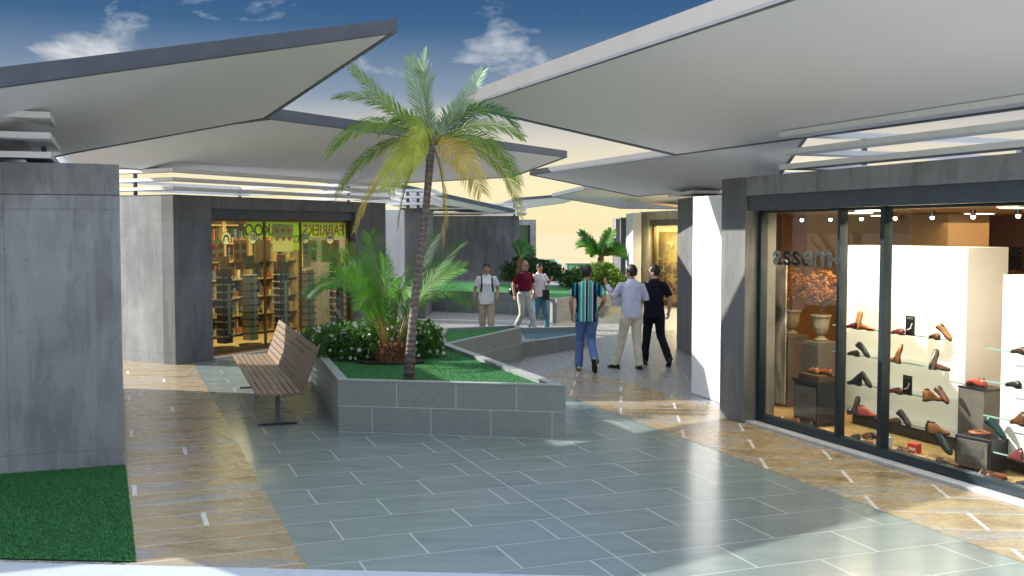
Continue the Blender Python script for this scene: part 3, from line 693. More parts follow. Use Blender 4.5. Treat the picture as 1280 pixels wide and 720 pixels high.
FS = [(1070, 551, 'dark', 2.9, 'dark shoe at left on the window floor between the mullions'), (1084, 549, 'brown', 2.7, 'brown shoe behind the others on the floor between the mullions'), (1096, 551, 'black', 0.2, 'black shoe on the window floor touching the thick mullion'),
      (1081, 559, 'tan', 1.2, 'tan shoe nearest the glass between the mullions'), (1121, 567, 'grey', 2.2, 'grey brown shoe on the floor right of the thick mullion'), (1132, 568, 'tan', 2.4, 'tan shoe on the floor left of the small red box'),
      (1164, 585, 'brown', .5, 'large brown loafer on the floor under the dark green shoe'), (1213, 600, 'brown', 1.5, 'brown shoe in front of the black drawer box, left of the pair'), (1228, 602, 'rust', 1.6, 'rust shoe in front of the black drawer box, right of the pair'),
      (1270, 612, 'black', 3.0, 'black shoe on the window floor at the right edge of the frame'), (984, 530, 'rust', 2.9, 'rust shoe on the floor behind the left end of the window'), (1003, 534, 'dark', 3.0, 'dark shoe on the floor left of the black cabinet')]
def inside_(p, ymin):
    y = (p-SO).dot(YS); return p+YS*max(0, ymin-y)
for px, py, c_, yaw, lab in FS:
    p = inside_(G(px, py, FZ), .40); shoe(p+Vector((0, 0, .003)), c_, 'f', yaw, lab, size=.84)
p = inside_(G(1158, 574, FZ), .62); shoe(p+Vector((0, 0, .05)), 'green', 't', .2, 'dark green high shoe leaning toe down above the large brown loafer', size=1.0)
for px, py, z, c_, s3, nm, lab in ((1143, 566, FZ, 'redp', (.055, .04, .1), 'box', 'small red box on the window floor'), (1095, 561, FZ, None, (.05, .03, .12), 'box', 'small pale blue box beside the thick mullion'),):
    p = inside_(G(px, py, z), .45); M.setdefault('pblue', plain('pale_blue_card', (.35, .5, .62), .6, .05)); mt = M[c_] if c_ else M['pblue']
    t = thing('shoe_care_box', lab, 'box', p, angS+.2); MB().box(-s3[0], s3[0], -s3[1], s3[1], 0, s3[2]).build('carton', mt, t, bevel=.003); MB().box(-s3[0]*.7, s3[0]*.7, -s3[1]-.002, -s3[1], s3[2]*.3, s3[2]*.6).build('band', M['panel_white'], t)
for px, row, lab in ((1137, 0, 'black card standing beside a dark red shoe on the top shelf'), (1135, 2, 'black card standing beside a brown shoe on the third shelf')):
    x, _ = LS(px, 450, .68); t = thing('display_card', lab, 'card', S(x, .68, SH[row]), angS)
    MB().box(-.065, .065, -.006, .006, .0, .21).build('board', M['black'], t); MB().box(-.05, .05, -.008, -.006, .175, .195).build('band', M['plinth'], t)
    b = MB(); b.tube([(-.035, -.009, .06), (.02, -.009, .08)], .006, 5); b.tube([(.01, -.009, .07), (.035, -.009, .13)], .006, 5); b.build('picture', M['panel_white'], t)
for k, (px, py, lab) in enumerate(((1067, 556, 'white price cone left of the tan shoe between the mullions'), (1077, 561, 'white price cone by the tan shoe close to the glass'), (1126, 576, 'white price cone right of the thick mullion'), (1144, 580, 'white price cone left of the large brown loafer'), (974, 527, 'white price cone at the far left of the window floor'), (1034, 543, 'white price cone at the foot of the left mullion'))):
    o = tag(MB().tube([(0, 0, 0), (0, 0, .07)], [.028, .004], 4).build('price_card', M['panel_white']), lab, 'price card', 'price cones on the window floor'); o.location = inside_(G(px, py, FZ), .33)
# black drawer box with belt and shoe on it, taller case behind with a red shoe
def drawer_box(p, w_, d_, h_, label, yaw=.15):
    t = thing('drawer_box', label, 'box', p, angS+yaw)
    MB().box(-w_/2, w_/2, -d_/2, d_/2, .02, h_).build('body', M['black'], t, bevel=.006)
    MB().box(-w_*.42, w_*.42, -d_/2-.012, -d_/2, h_*.1, h_*.9).build('drawer_front', M['plinth'], t, bevel=.003)
    MB().box(-w_*.3, w_*.3, -d_/2-.017, -d_/2-.012, h_*.45, h_*.68).build('label_plate', M['steel'], t)
    MB().tube([(-w_*.1, -d_/2-.03, h_*.25), (w_*.1, -d_/2-.03, h_*.25)], .008, 6).build('handle', M['black'], t); return t
pb = inside_(G(1216, 588, FZ), .62); drawer_box(pb, .40, .30, .33, 'black drawer box with a pale label plate, holding a coiled belt')
b = MB()
for k in range(3):
    b.tube([(cos(a)*(.085-.012*k), sin(a)*(.085-.012*k), .02+.004*k) for a in [i*2*pi/20 for i in range(21)]], [(.004, .018)]*21, 6, side=Vector((0, 0, 1)))
o = tag(b.build('belt', LE['rust'], smooth=True), 'coiled rust leather belt on the black drawer box', 'belt'); o.location = pb+Vector((0, 0, .335))-XS*.05
shoe(pb+Vector((0, 0, .33))+XS*.13, 'green', 't', .3, 'dark green shoe leaning off the black drawer box', size=.9)
pc = G(1228, 575, FZ)+YS*.12; sb_ = S(LS(1228, 500, .95)[0], .95); t = thing('display_case', 'plain dark case behind the drawer box with a red shoe on it', 'case', sb_+Vector((0, 0, FZ)), angS); MB().box(-.17, .17, -.15, .15, 0, .72).build('body', M['plinth'], t, bevel=.006); MB().box(-.175, .175, -.155, .155, .722, .74).build('lid', M['black'], t)
shoe(sb_+Vector((-.06, 0, .805)), 'red', 'f', 3.0, 'bright red shoe on top of the dark case', size=1.0)
# left end of the window: plinths, urn trees, black cabinet, poster
def urn_tree(p, label, seed, sz=1.0):
    t = thing('potted_tree', label, 'potted plant', p, 0, 'copper leaved topiary trees in stone urns'); rr = random.Random(seed)
    prof = [(0, .10), (.03, .11), (.05, .07), (.09, .05), (.13, .09), (.22, .125), (.36, .14), (.40, .165), (.42, .165)]
    MB().loft([[(cos(a)*r*sz, sin(a)*r*sz, z*sz) for a in [2*pi*k/16 for k in range(16)]] for z, r in prof]).build('urn', M['stone_urn'], t, smooth=False)
    b = MB(); b.tube([(0, 0, .40*sz), (.02, .01, .52*sz), (-.01, 0, .62*sz), (.01, 0, .72*sz)], [.022, .018, .016, .012], 7)
    for k in range(9):
        a = rr.uniform(0, 6.3); b.tube([(0, 0, .58*sz), (cos(a)*.12, sin(a)*.12, .72*sz), (cos(a)*.24, sin(a)*.22, (.70+.3*rr.random())*sz)], [.01, .007, .003], 5)
    b.build('trunk', M['brown_dark'], t)
    L = QB()
    for k in range(1700):
        d = Vector((rr.gauss(0, 1), rr.gauss(0, 1), rr.gauss(0, 1))).normalized(); r = .31*rr.uniform(.35, 1)**.5; q = Vector((0, 0, .86*sz))+Vector((d.x*r, d.y*r, d.z*r*.92))*sz
        if noise.noise(q*8+Vector((seed, 0, 0))) < .0: continue
        leaf(L, q, rr, .032)
    L.build('foliage', M['dry'], t, weld=False)
def leaf(b, q, rr, s_, flat=0):
    u = Vector((rr.gauss(0, 1), rr.gauss(0, 1), rr.gauss(0, 1)*(1-flat))).normalized(); v = u.cross(Vector((rr.gauss(0, 1), rr.gauss(0, 1), rr.gauss(0, 1)))).normalized()
    a = s_*rr.uniform(.6, 1.2); b.face([q-u*a, q-v*a*.38+u*a*.1, q+u*a, q+v*a*.38+u*a*.1])
for px, lab, lab2, sd, yl in ((989, 'copper leaved topiary in a stone urn, left of the two behind the lettering', 'left tall dark plinth carrying a stone urn', 3, 1.15), (1026, 'copper leaved topiary in a stone urn beside the left mullion', 'right tall dark plinth carrying a stone urn, behind the black cabinet', 5, 1.0)):
    x, _ = LS(px, 430, yl); sbox('plinth', lab2, 'plinth', x-.16, x+.16, yl-.16, yl+.16, FZ, 1.0, M['plinth'], part='block'); urn_tree(S(x, yl, 1.001), lab, sd, .78)
x, _ = LS(1022, 520, .65); t = thing('cabinet', 'black cabinet with a brass plate and tan shoes on top, behind the left pane', 'cabinet', S(x, .65, FZ), angS)
MB().box(-.23, .23, -.18, .18, .03, .50).build('body', M['black'], t, bevel=.008); MB().box(-.20, .20, -.192, -.18, .08, .46).build('door', M['plinth'], t); MB().box(-.09, .06, -.197, -.192, .3, .38).build('label_plate', M['bronze'], t); MB().box(-.25, .25, -.2, .2, .503, .53).build('top', M['black'], t)
MB().box(-.2, .2, -.14, .14, .532, .60).build('tray', M['brown_dark'], t)
shoe(S(x-.06, .63, FZ+.604), 'tan', 'f', 2.9, 'tan shoe on the black cabinet, left of the pair', size=.85); shoe(S(x+.1, .68, FZ+.604), 'rust', 'f', 3.1, 'rust shoe on the black cabinet, right of the pair', size=.85)
x, _ = LS(972, 400, .9); M['poster'] = N('grey_portrait_poster'); n = M['poster']; g_ = n.noise(n.coord('Object', (2, 2, 1.2)), 1.0, 3, .5, .8); M['poster'] = n.fin(n.ramp(g_, [(.35, .05), (.5, .3), (.62, .75)]), .5)
pt = thing('poster', 'black and white poster on a white post at the left end of the window', 'poster', S(x, .9, FZ), angS); MB().box(-.14, .17, .0, .02, .05, 1.95).build('print', M['poster'], pt); 
x, _ = LS(958.5, 400, .42); MB().box(-.05, .05, -.03, .03, 0, HZ-FZ).build('p', M['panel_white']); o = col.objects['p']; o.name = 'display_post'; o.location = S(x, .42, FZ); o.rotation_euler = (0, 0, angS); tag(o, 'slim white post just inside the left jamb of the shoe shop window', 'post')
for k in range(3):
    b = MB(); b.tube([(cos(a)*.05, -.0, sin(a)*.065) for a in [i*2*pi/18 for i in range(19)]], .011, 6, side=Vector((0, 1, 0))); o = tag(b.build('ring_ornament', M['steel'], smooth=True), '%s of three dark metal rings hanging down the white post' % ['topmost', 'middle', 'lowest'][k], 'ornament', 'rings on the white post'); o.location = S(x, .38, 1.27-k*.13); o.rotation_euler = (0, 0, angS)
# back of the shop
for k in range(7):
    x0 = -3.6+k*1.62; u = thing('wall_shelf', '%s dark wooden shoe shelf from the far end at the back of the shoe shop' % ['first', 'second', 'third', 'fourth', 'fifth', 'sixth', 'seventh'][k], 'shelves', S(x0, DP-.62), angS, 'dark shelves at the back of the shoe shop')
    f = MB(); f.box(0, .04, 0, .4, FZ, 2.1); f.box(1.36, 1.4, 0, .4, FZ, 2.1); f.box(.04, 1.36, .37, .4, FZ, 2.1); f.build('case', M['brown_dark'], u)
    for j in range(6):
        z = .15+j*.36; MB().box(.04, 1.36, .0, .37, z, z+.03).build('shelf', M['brown_dark'], u)
        b = MB()
        for i in range(7): b.ell((.14+i*.18, .17, z+.075), (.05, .11, .045), 8, 5)
        b.build('goods', list(LE.values())[(j*3+k) % 9], u, smooth=True)
for (x, y, wd, lab) in ((2.5, 4.3, .09, 'brass coloured column deep inside the shoe shop behind the display wall'), (4.35, 3.4, .05, 'thin brass pole behind the right display wall'), (-1.3, 4.9, .4, 'wide tan pier deep inside the shoe shop behind the urn trees')):
    o = tag(MB().box(-wd, wd, -wd, wd, 0, HZ-FZ+.02).build('column', M['bronze'] if wd < .2 else M['tan_ceiling'], bevel=.01), lab, 'column'); o.location = S(x, y, FZ); o.rotation_euler = (0, 0, angS)
x, _ = LS(1236, 450, 2.0); t = thing('clothes_rack', 'metal rail hung with dark bags and belts between the two display walls', 'rack', S(x, 2.0, FZ), angS)
b = MB(); b.tube([(-.45, 0, 0), (-.45, 0, 1.5), (.45, 0, 1.5), (.45, 0, 0)], .013, 8); b.build('rail', M['steel'], t, smooth=True)
for k in range(9):
    h_ = R.uniform(.4, .9); MB().box(-.4+k*.09, -.34+k*.09, -.14, .14, 1.45-h_, 1.47).build('hanging_bag', [M['black'], LE['brown'], M['plinth'], LE['black']][k % 4], t, bevel=.02)
# ceiling lights (panels) and spots of the shoe shop
k = 0
for (x, y) in ((.9, 1.6), (2.6, 2.2), (4.6, 2.0), (1.4, 4.0), (-.6, 2.6), (-2.2, 4.4), (-.4, 4.6), (-2.4, 6.4), (.2, 6.4), (3.6, 4.2), (5.6, 4.2), (2.6, 6.2), (4.8, 6.2)):
    t = thing('ceiling_light', 'square ceiling panel, row %s, %s' % (['near the glass', 'mid depth', 'at the back'][0 if y < 3 else 1 if y < 5 else 2], 'number %s from the far end' % {(1, -.6): 'one', (1, .9): 'two', (1, 2.6): 'three', (1, 4.6): 'four', (2, -2.2): 'one', (2, -.4): 'two', (2, 1.4): 'three', (2, 3.6): 'four', (2, 5.6): 'five', (3, -2.4): 'one', (3, .2): 'two', (3, 2.6): 'three', (3, 4.8): 'four'}[(1 if y < 3 else 2 if y < 5 else 3, x)]), 'ceiling light', S(x, y, HZ+.028), angS, 'square ceiling lights in the shoe shop')
    MB().box(-.16, .16, -.16, .16, -.02, 0).build('frame', M['panel_white'], t); MB().box(-.14, .14, -.14, .14, -.026, -.021).build('diffuser', M['lamp'], t)
for k in range(13):
    x = -3.3+k*.72; t = thing('spot_light', 'small ceiling spot in the shoe shop, %s from the far end' % ['first', 'second', 'third', 'fourth', 'fifth', 'sixth', 'seventh', 'eighth', 'ninth', 'tenth', 'eleventh', 'twelfth', 'last'][k], 'spot light', S(x, 3.1, HZ+.02), angS, 'row of small spots in the shoe shop ceiling')
    MB().tube([(0, 0, 0), (0, 0, -.07)], .035, 10).build('housing', M['black'], t); MB().ell((0, 0, -.085), .028, 10, 6).build('bulb', M['lamp_spot'], t)
def area(name, loc, rz, sx, sy, e, c, tilt=0):
    l = bpy.data.lights.new(name, 'AREA'); l.shape = 'RECTANGLE'; l.size = sx; l.size_y = sy; l.energy = e; l.color = c
    o = bpy.data.objects.new(name, l); col.objects.link(o); o.location = loc; o.rotation_euler = (tilt, 0, rz); return o
area('shop_lamp', S((p1a+p1b)/2, .55, HZ-.06), angS, 2.2, .35, 33, (1, .80, .50), radians(18))
area('shop_lamp', S(p2a+.8, .42, HZ-.06), angS, 1.6, .25, 10, (1, .88, .70), radians(14))
area('shop_lamp', S(.9, 1.3, HZ-.06), angS, 1.2, .8, 8, (1, .66, .34))
area('shop_lamp', S(2.5, 4.7, HZ-.12), angS, 7, 3.5, 62, (1, .56, .23))
area('shop_lamp', C0+Vector((cos(ang2)*3-sin(ang2)*1.4, sin(ang2)*3+cos(ang2)*1.4, 2.66)), ang2, 5, 1.4, 62, (1, .80, .48))

# white wall, dark pilaster block, second shop, far blocks on the right
wa, wb = G(864, 491.5), G(899.5, 503.5); wv = (wb-wa).normalized(); wnr = Vector((-wv.y, wv.x, 0)); wnr = wnr if wnr.x > 0 else -wnr
o = tag(MB().prism([wa, wb+wv*.05, wb+wv*.05+wnr*0.3, wa+wnr*0.3], 0, 2.87).build('white_wall', M['white'], bevel=.01), 'white rendered wall standing between the two dark pilasters on the right', 'wall')
da, db = G(845.5, 435), G(868, 447); dv = (db-da).normalized(); dn = Vector((-dv.y, dv.x, 0)); dn = dn if dn.x > 0 else -dn
t = thing('concrete_building', 'dark concrete block seen as a narrow strip left of the white wall', 'building', da, 0)
MB().prism([Vector((0, 0, 0)), db-da, db-da+dn*5, dn*5], 0, HW).build('wall', M['conc_dark'], t, bevel=.01)
LR = MB(); 
for z in (3.12, 3.30, 3.48): MB().prism([p_+Vector((-.15, 0, 0)) for p_ in (Vector((0, .3, 0)), Vector((.2, -1.5, 0)), Vector((3, -1.2, 0)), Vector((3, .3, 0)))], z-.03, z+.03).build('louvre', M['louvre'], t)
sa, sb = G(801, 378), G(862, 387.5); sang = atan2(sb.y-sa.y, sb.x-sa.x); sl_ = (sb-sa).length
t = thing('shop_building', 'pale framed shop with a bright yellow lit window, beyond the walking people', 'building', sa, sang)
LB = lambda px, py, yl=.2: local_on(sa, sang, px, py, yl)
ax0 = LB(817.5, 330)[0]; ax1 = sl_+2.5
MB().box(-.1, ax0, 0, .35, 0, 3.05).build('pilaster', M['conc_light'], t, bevel=.01); MB().box(ax0, ax1, 0, .35, 2.78, 3.05).build('lintel', M['conc_light'], t); MB().box(ax0, ax1, .05, .3, 2.58, 2.78).build('header', M['header'], t)
MB().box(ax0, ax1, 2.6, 2.8, 0, 3).build('back_wall', M['brown_wall'], t); MB().box(ax0, ax1, .35, 2.6, 2.85, 3.0).build('roof', M['conc_mid'], t); MB().box(ax0, ax1, .2, 2.6, .01, .08).build('floor', M['display_floor'], t)
MB().box(-.1, 0, .35, 2.8, 0, 3.05).build('side_wall', M['conc_light'], t)
f = MB(); f.box(ax0, ax1, .15, .25, .01, .16); f.box(ax0, ax0+.1, .15, .25, .16, 2.58); wf = f.build('window_frame', M['bronze'], t); MB().box(ax0+.1, ax1, .19, .2, .16, 2.58).build('pane', M['glass'], wf)
area('shop_lamp', sa+Vector((cos(sang)*(ax0+2)-sin(sang)*1.2, sin(sang)*(ax0+2)+cos(sang)*1.2, 2.8)), sang, 3.5, 1.2, 260, (1, .74, .28))
M['yellow_wall'] = plain('yellow_display', (.75, .55, .2), .7, .25, 3)
dd = thing('display_stand', 'yellow display wall covered with small orange and dark goods in the far lit window', 'display', sa+Vector((cos(sang)*(ax0+.3)-sin(sang)*.6, sin(sang)*(ax0+.3)+cos(sang)*.6, .08)), sang)
MB().box(-.8, 2.2, 0, .1, 0, 2.3).build('board', M['yellow_wall'], dd)
rr = random.Random(5)
for g_i in range(4):
    b = MB()
    for k in range(30):
        x, z = rr.uniform(-.7, 1.4), rr.uniform(.15, 1.3 if g_i < 3 else 2.0); b.ell((x, -.08, z), (rr.uniform(.04, .09), .06, rr.uniform(.04, .1)), 7, 5)
    b.build('goods', [goods[1], goods[3], goods[5], goods[0]][g_i], dd)['kind'] = 'stuff'
bw = MB().box(0, 1, 0, .3, 0, 1)
bw.bm.free()
def frontal(name, label, cat, xl, xr, ybase, ytop, mat, depth=3.0, part=None):
    Y = G(640, ybase).y; a_, b_ = D(xl, ybase, Y), D(xr, ybase, Y); zt = D(xl, ytop, Y).z
    return a_, b_, Y, zt
Yw = 33.5; a_, b_ = D(791, 300, Yw), D(801.5, 300, Yw)
tag(MB().box(a_.x, b_.x, Yw, Yw+2, -.002, D(795, 266, Yw).z).build('white_wall', M['white'], bevel=.01), 'narrow white wall between the pale shop frame and the dark far block', 'wall')
Yw = 38.0; a_, b_ = D(776, 300, Yw), D(792, 300, Yw); t = thing('concrete_building', 'narrow dark far block beside the distant planter palm', 'building', (a_.x, Yw, 0))
wd_ = b_.x-a_.x; zt = D(780, 272, Yw).z; MB().box(0, wd_*.55, 0, 3, 0, zt).build('wall', M['conc_dark'], t); MB().box(wd_*.552, wd_+.4, .25, 3, 0, zt-.02).build('shopfront', M['metal_dark'], t); MB().box(wd_*.78, wd_*.9, .1, .25, .2, zt-.3).build('jamb', M['panel_white'], t)
xa_ = D(771, 300, Yw).x-a_.x; MB().box(xa_, -.004, .4, 1.2, 1.9, zt-.05).build('sign_box', M['conc_light'], t)

# blocks in the left background
def dslab(xl, xr, Y, H, mat, name, label, cat='building', depth=4.0, part='wall', louvre=True):
    a_, b_ = D(xl, 300, Y), D(xr, 300, Y); t = thing(name, label, cat, (a_.x, Y, 0)); L = b_.x-a_.x
    MB().box(0, L, 0, depth, 0, H).build(part, mat, t, bevel=.01)
    if louvre:
        for z in (3.14, 3.32, 3.50):
            MB().ring([(-.3, -.3), (L+.3, -.3), (L+.3, depth), (-.3, depth)], [(.1, .1), (L-.1, .1), (L-.1, depth-.4), (.1, depth-.4)], z-.03, z+.03).build('louvre', M['louvre'], t)
        for x_ in (0.2, L-.2): MB().box(x_-.04, x_+.04, .2, .28, H, 3.48).build('louvre_post', M['fascia_dark'], t)
    return t
dslab(534, 649, 42.0, HW, M['conc_blue'], 'concrete_building', 'long blue grey concrete wall with water stains behind the young man in white')
dslab(500, 531, 28.6, HW, M['conc_dark'], 'concrete_building', 'dark narrow concrete block right behind the palm trunk', depth=3)
Yw = 27.4; a_, b_ = D(472, 300, Yw), D(501, 300, Yw)
tag(MB().box(a_.x, b_.x, Yw, Yw+1, -.002, D(480, 262, Yw).z).build('white_wall', M['white'], bevel=.01), 'pale wall between the eyewear shop and the dark block behind the palm', 'wall')
Yw = 54; t = thing('shop_building', 'distant glazed corner with a pale frame above the left bushes', 'building', (D(640, 300, Yw).x, Yw, 0)); L = D(670, 300, Yw).x-D(640, 300, Yw).x
MB().box(L-.3, L, 0, 2, 0, 3.03).build('pilaster', M['conc_light'], t); MB().box(-2, L-.3, 0, 2, 2.75, 3.03).build('lintel', M['conc_light'], t); MB().box(-2, L-.42, .2, .25, 0, 2.75).build('pane', M['glass_dark'], t); MB().box(L-.42, L-.302, .1, .3, 0, 2.75).build('window_frame', M['metal_dark'], t); MB().box(-2, L-.3, 1.6, 1.8, 0, 2.75).build('back_wall', plain('aqua_wall', (.2, .38, .4), .5, .3, 1), t)

# ------------------------------------------------------------ roof canopies
def canopy(pts, th, label, fascia, soffit=None, dark_edge=True):
    c = sum((Vector(p) for p in pts), Vector())/len(pts); t = thing('roof_canopy', label, 'canopy', c)
    q = [Vector(p)-c for p in pts]
    # soffit sheet set in from a thin dark edge trim; fascia boards round the rim; deck on top
    ins = [p+(-p).normalized()*min(.12, p.length*.03) for p in q]
    MB().slab([p+Vector((0, 0, .012)) for p in ins], th-.03).build('soffit', soffit or M['soffit'], t)
    b = MB(); n = len(q)
    for i in range(n):
        j = (i+1) % n; o0, o1, i0, i1 = q[i], q[j], q[i]+(ins[i]-q[i])*.8, q[j]+(ins[j]-q[j])*.8
        up = Vector((0, 0, th)); d0 = Vector((0, 0, .03))
        b.face([o0+d0, o1+d0, o1+up, o0+up]); b.face([o0+up, o1+up, i1+up, i0+up]); b.face([i0+d0, i0+up, i1+up, i1+d0]); b.face([o1+d0, o0+d0, i0+d0, i1+d0])
    b.build('fascia', fascia, t)
    b = MB()
    for i in range(n):
        j = (i+1) % n; o0, o1 = q[i], q[j]; e0 = q[i]+(ins[i]-q[i])*1.0; e1 = q[j]+(ins[j]-q[j])*1.0; d0 = Vector((0, 0, .029))
        b.face([o0, o1, o1+d0, o0+d0]); b.face([o1, o0, e0, e1]); b.face([e0, e0+d0, e1+d0, e1]); b.face([o0+d0, o1+d0, e1+d0, e0+d0])
    b.build('edge_trim', M['fascia_dark'], t)
    return t
A_, B_, C_ = D(40, 139, 10.3), D(0, 105, 9.2), D(497, 40, 13.4)
op = lambda px, py: on_plane(px, py, A_, B_, C_)
fl = op(-420, 166)
canopy([op(-420, 166), op(497, 40), op(335, 148), op(88, 193), op(-420, 300)], .17, 'tilted grey canopy with a dark fascia rising to a point over the left block', M['fascia_dark'])
A2, B2, C2 = D(200, 211, 19), D(430, 225, 24), D(345, 150, 16.5); op2 = lambda px, py: on_plane(px, py, A2, B2, C2)
canopy([op2(337, 148), op2(709, 197), op2(640, 222), op2(455, 232), op2(60, 205), op2(-60, 200)], .17, 'lower tilted canopy over the eyewear shop, its thin dark edge passing behind the palm', M['fascia_dark'])
A3, B3, C3 = D(975, 165, 12.2), D(1280, 118, 8.9), D(582, 133, 14.9); op3 = lambda px, py: on_plane(px, py, A3, B3, C3)
T3, M3, R3 = op3(580, 134), op3(843, 195), op3(1280, 137); E3 = op3(980, 1)
canopy([T3, E3, E3+(E3-T3)*1.3, R3+(R3-M3)*.9, R3, M3], .2, 'huge pale canopy overhead from the palm to the shoe shop', M['fascia_light'])
A4, B4, C4 = D(665, 218, 24), D(845, 194, 16.5), D(800, 246, 24); op4 = lambda px, py: on_plane(px, py, A4, B4, C4)
canopy([op4(662, 219), op4(843, 194), op4(1010, 172), op4(975, 222), op4(900, 238), op4(795, 246)], .12, 'second canopy beyond the huge one, its pale tip pointing left above the people', M['fascia_light'])
A5, B5, C5 = D(645, 250, 40), D(727, 237, 32), D(850, 260, 36); op5 = lambda px, py: on_plane(px, py, A5, B5, C5)
canopy([op5(690, 246), op5(730, 237), op5(870, 240), op5(870, 262), op5(775, 261)], .12, 'shaded far canopy over the yellow lit shop', M['fascia_dark'])
canopy([D(600, 268, 50), D(642, 251, 46), D(740, 243, 46), D(705, 254, 52)], .12, 'farthest small pale canopy over the gap to the sky', M['fascia_dark'])
canopy([D(415, 225, 34), D(500, 235, 33), D(642, 266, 37), D(600, 268, 46), D(400, 246, 46)], .14, 'thin canopy over the long stained wall behind the palm', M['fascia_dark'])
# slim posts that carry the canopies off the flat roofs
for (p_, z0, z1, lab) in ((P1+Vector((-2.6, 1.2, 0)), HW, 3.40, 'steel canopy post on the roof of the near left block'), (S(3.2, 1.6), HW-.02, 3.3, 'steel canopy post on the shoe shop roof'),):
    o = tag(MB().tube([(0, 0, z0-.03), (0, 0, z1)], .06, 12).build('canopy_post', M['fascia_dark']), lab, 'post'); o.location = (p_.x, p_.y, 0)

# ------------------------------------------------------------ planters
def inset(poly, d):
    n = len(poly); out = []
    for i in range(n):
        p0, p, p2 = [Vector(q[:2]) for q in (poly[i-1], poly[i], poly[(i+1) % n])]
        e1 = (p-p0).normalized(); e2 = (p2-p).normalized(); n1 = Vector((-e1.y, e1.x)); n2 = Vector((-e2.y, e2.x))
        m = (n1+n2).normalized(); out.append(p+m*(d/max(.3, m.dot(n1))))
    return out
def planter(poly, h, label, fill='turf', lvl=.05, rim=.11, flab=None, n=0, seed=1):
    t = thing('planter', label, 'planter', (0, 0, 0)); inn = inset(poly, rim)
    MB().ring(poly, inn, 0, h-.02).build('wall', M['block'], t)
    MB().ring(inset(poly, -.004), inset(poly, rim+.004), h-.018, h).build('coping', M['coping'], t)
    MB().prism(inset(poly, rim-.01), .01, h-lvl-.02).build('soil', M['soil'], t)
    if fill == 'turf': grass('turf', [(p[0], p[1]) for p in inset(poly, rim+.006)], h-lvl, n, .013, seed, flab)
    return t
q_ = lambda px, py, z=.62: G(px, py, z).to_2d()
PL1 = [q_(423, 474.5), q_(707, 481.5), q_(551, 426), q_(530, 415), q_(400, 415), q_(388, 432)]
planter(PL1, .62, 'raised bed clad in grey green blocks holding the tall palm', flab='green turf in the raised bed around the palm', n=26000, seed=3)
PL2 = [q_(541, 432), q_(652, 408), q_(648, 405), q_(553, 408.5)]
planter(PL2, .60, 'narrow wedge shaped block planter behind the palm bed', flab='strip of turf in the wedge shaped planter', rim=.1, n=1500, seed=4)
# low pool
pp = [G(652, 447, 0).to_2d(), G(722, 436, 0).to_2d(), G(745, 428).to_2d(), G(735, 424).to_2d(), G(640, 426).to_2d()]
t = thing('pool', 'low block edged pool of blue water beside the wedge planter', 'pool'); MB().ring(pp, inset(pp, .12), 0, .26).build('wall', M['block'], t); MB().ring(inset(pp, -.004), inset(pp, .124), .262, .285).build('coping', M['coping'], t)
o = MB().prism(inset(pp, .11), .02, .17).build('water', M['water'], t)
PL4 = [q_(380, 366), q_(560, 372), q_(640, 376), q_(696, 373.5), q_(742, 365.5), q_(700, 356), q_(560, 351.5), q_(380, 351)]
PL4 = [q_(470, 361), q_(648, 366), q_(696, 374), q_(745, 366), q_(718, 357.5), q_(600, 351.5), q_(470, 350)]
planter(PL4, .62, 'long low planter with pale edging across the middle distance', flab='bright green turf in the long middle planter', n=0)
P5 = [G(706, 357).to_2d(), G(779, 357).to_2d(), G(779, 346).to_2d(), G(706, 346).to_2d()]
planter(P5, .72, 'block planter on the right in the distance holding a small cycad', flab='turf in the distant right planter', n=0)
P6 = [G(640, 349).to_2d(), G(701, 346).to_2d(), G(695, 338).to_2d(), G(640, 340).to_2d()]
planter(P6, .70, 'distant left planter filled with dark rounded bushes', flab='turf in the distant left planter', n=0)
P7 = [G(742, 397).to_2d(), G(763, 394).to_2d(), G(763, 384).to_2d(), G(742, 386).to_2d()]
planter(P7, .60, 'small block planter half hidden behind the man in the striped shirt', flab='turf in the small hidden planter', n=0)
# lawn in front of the left block
gp = [AB(-7, 11.15), AB(.0, 11.15), AB(.0, 11.15)]
la, lb = AB(0.01, 11.14), AB(-6.4, 11.14); near_r = G(170.5, 703); near_l = near_r-kd*7
sheet('lawn_base', [near_l-kd*.0, near_r, la, lb], .004, M['turf'])
lw_ = grass('turf', [near_l.to_2d(), near_r.to_2d(), la.to_2d(), lb.to_2d()], .008, 70000, .022, 9, 'green artificial turf in front of the near left concrete block')

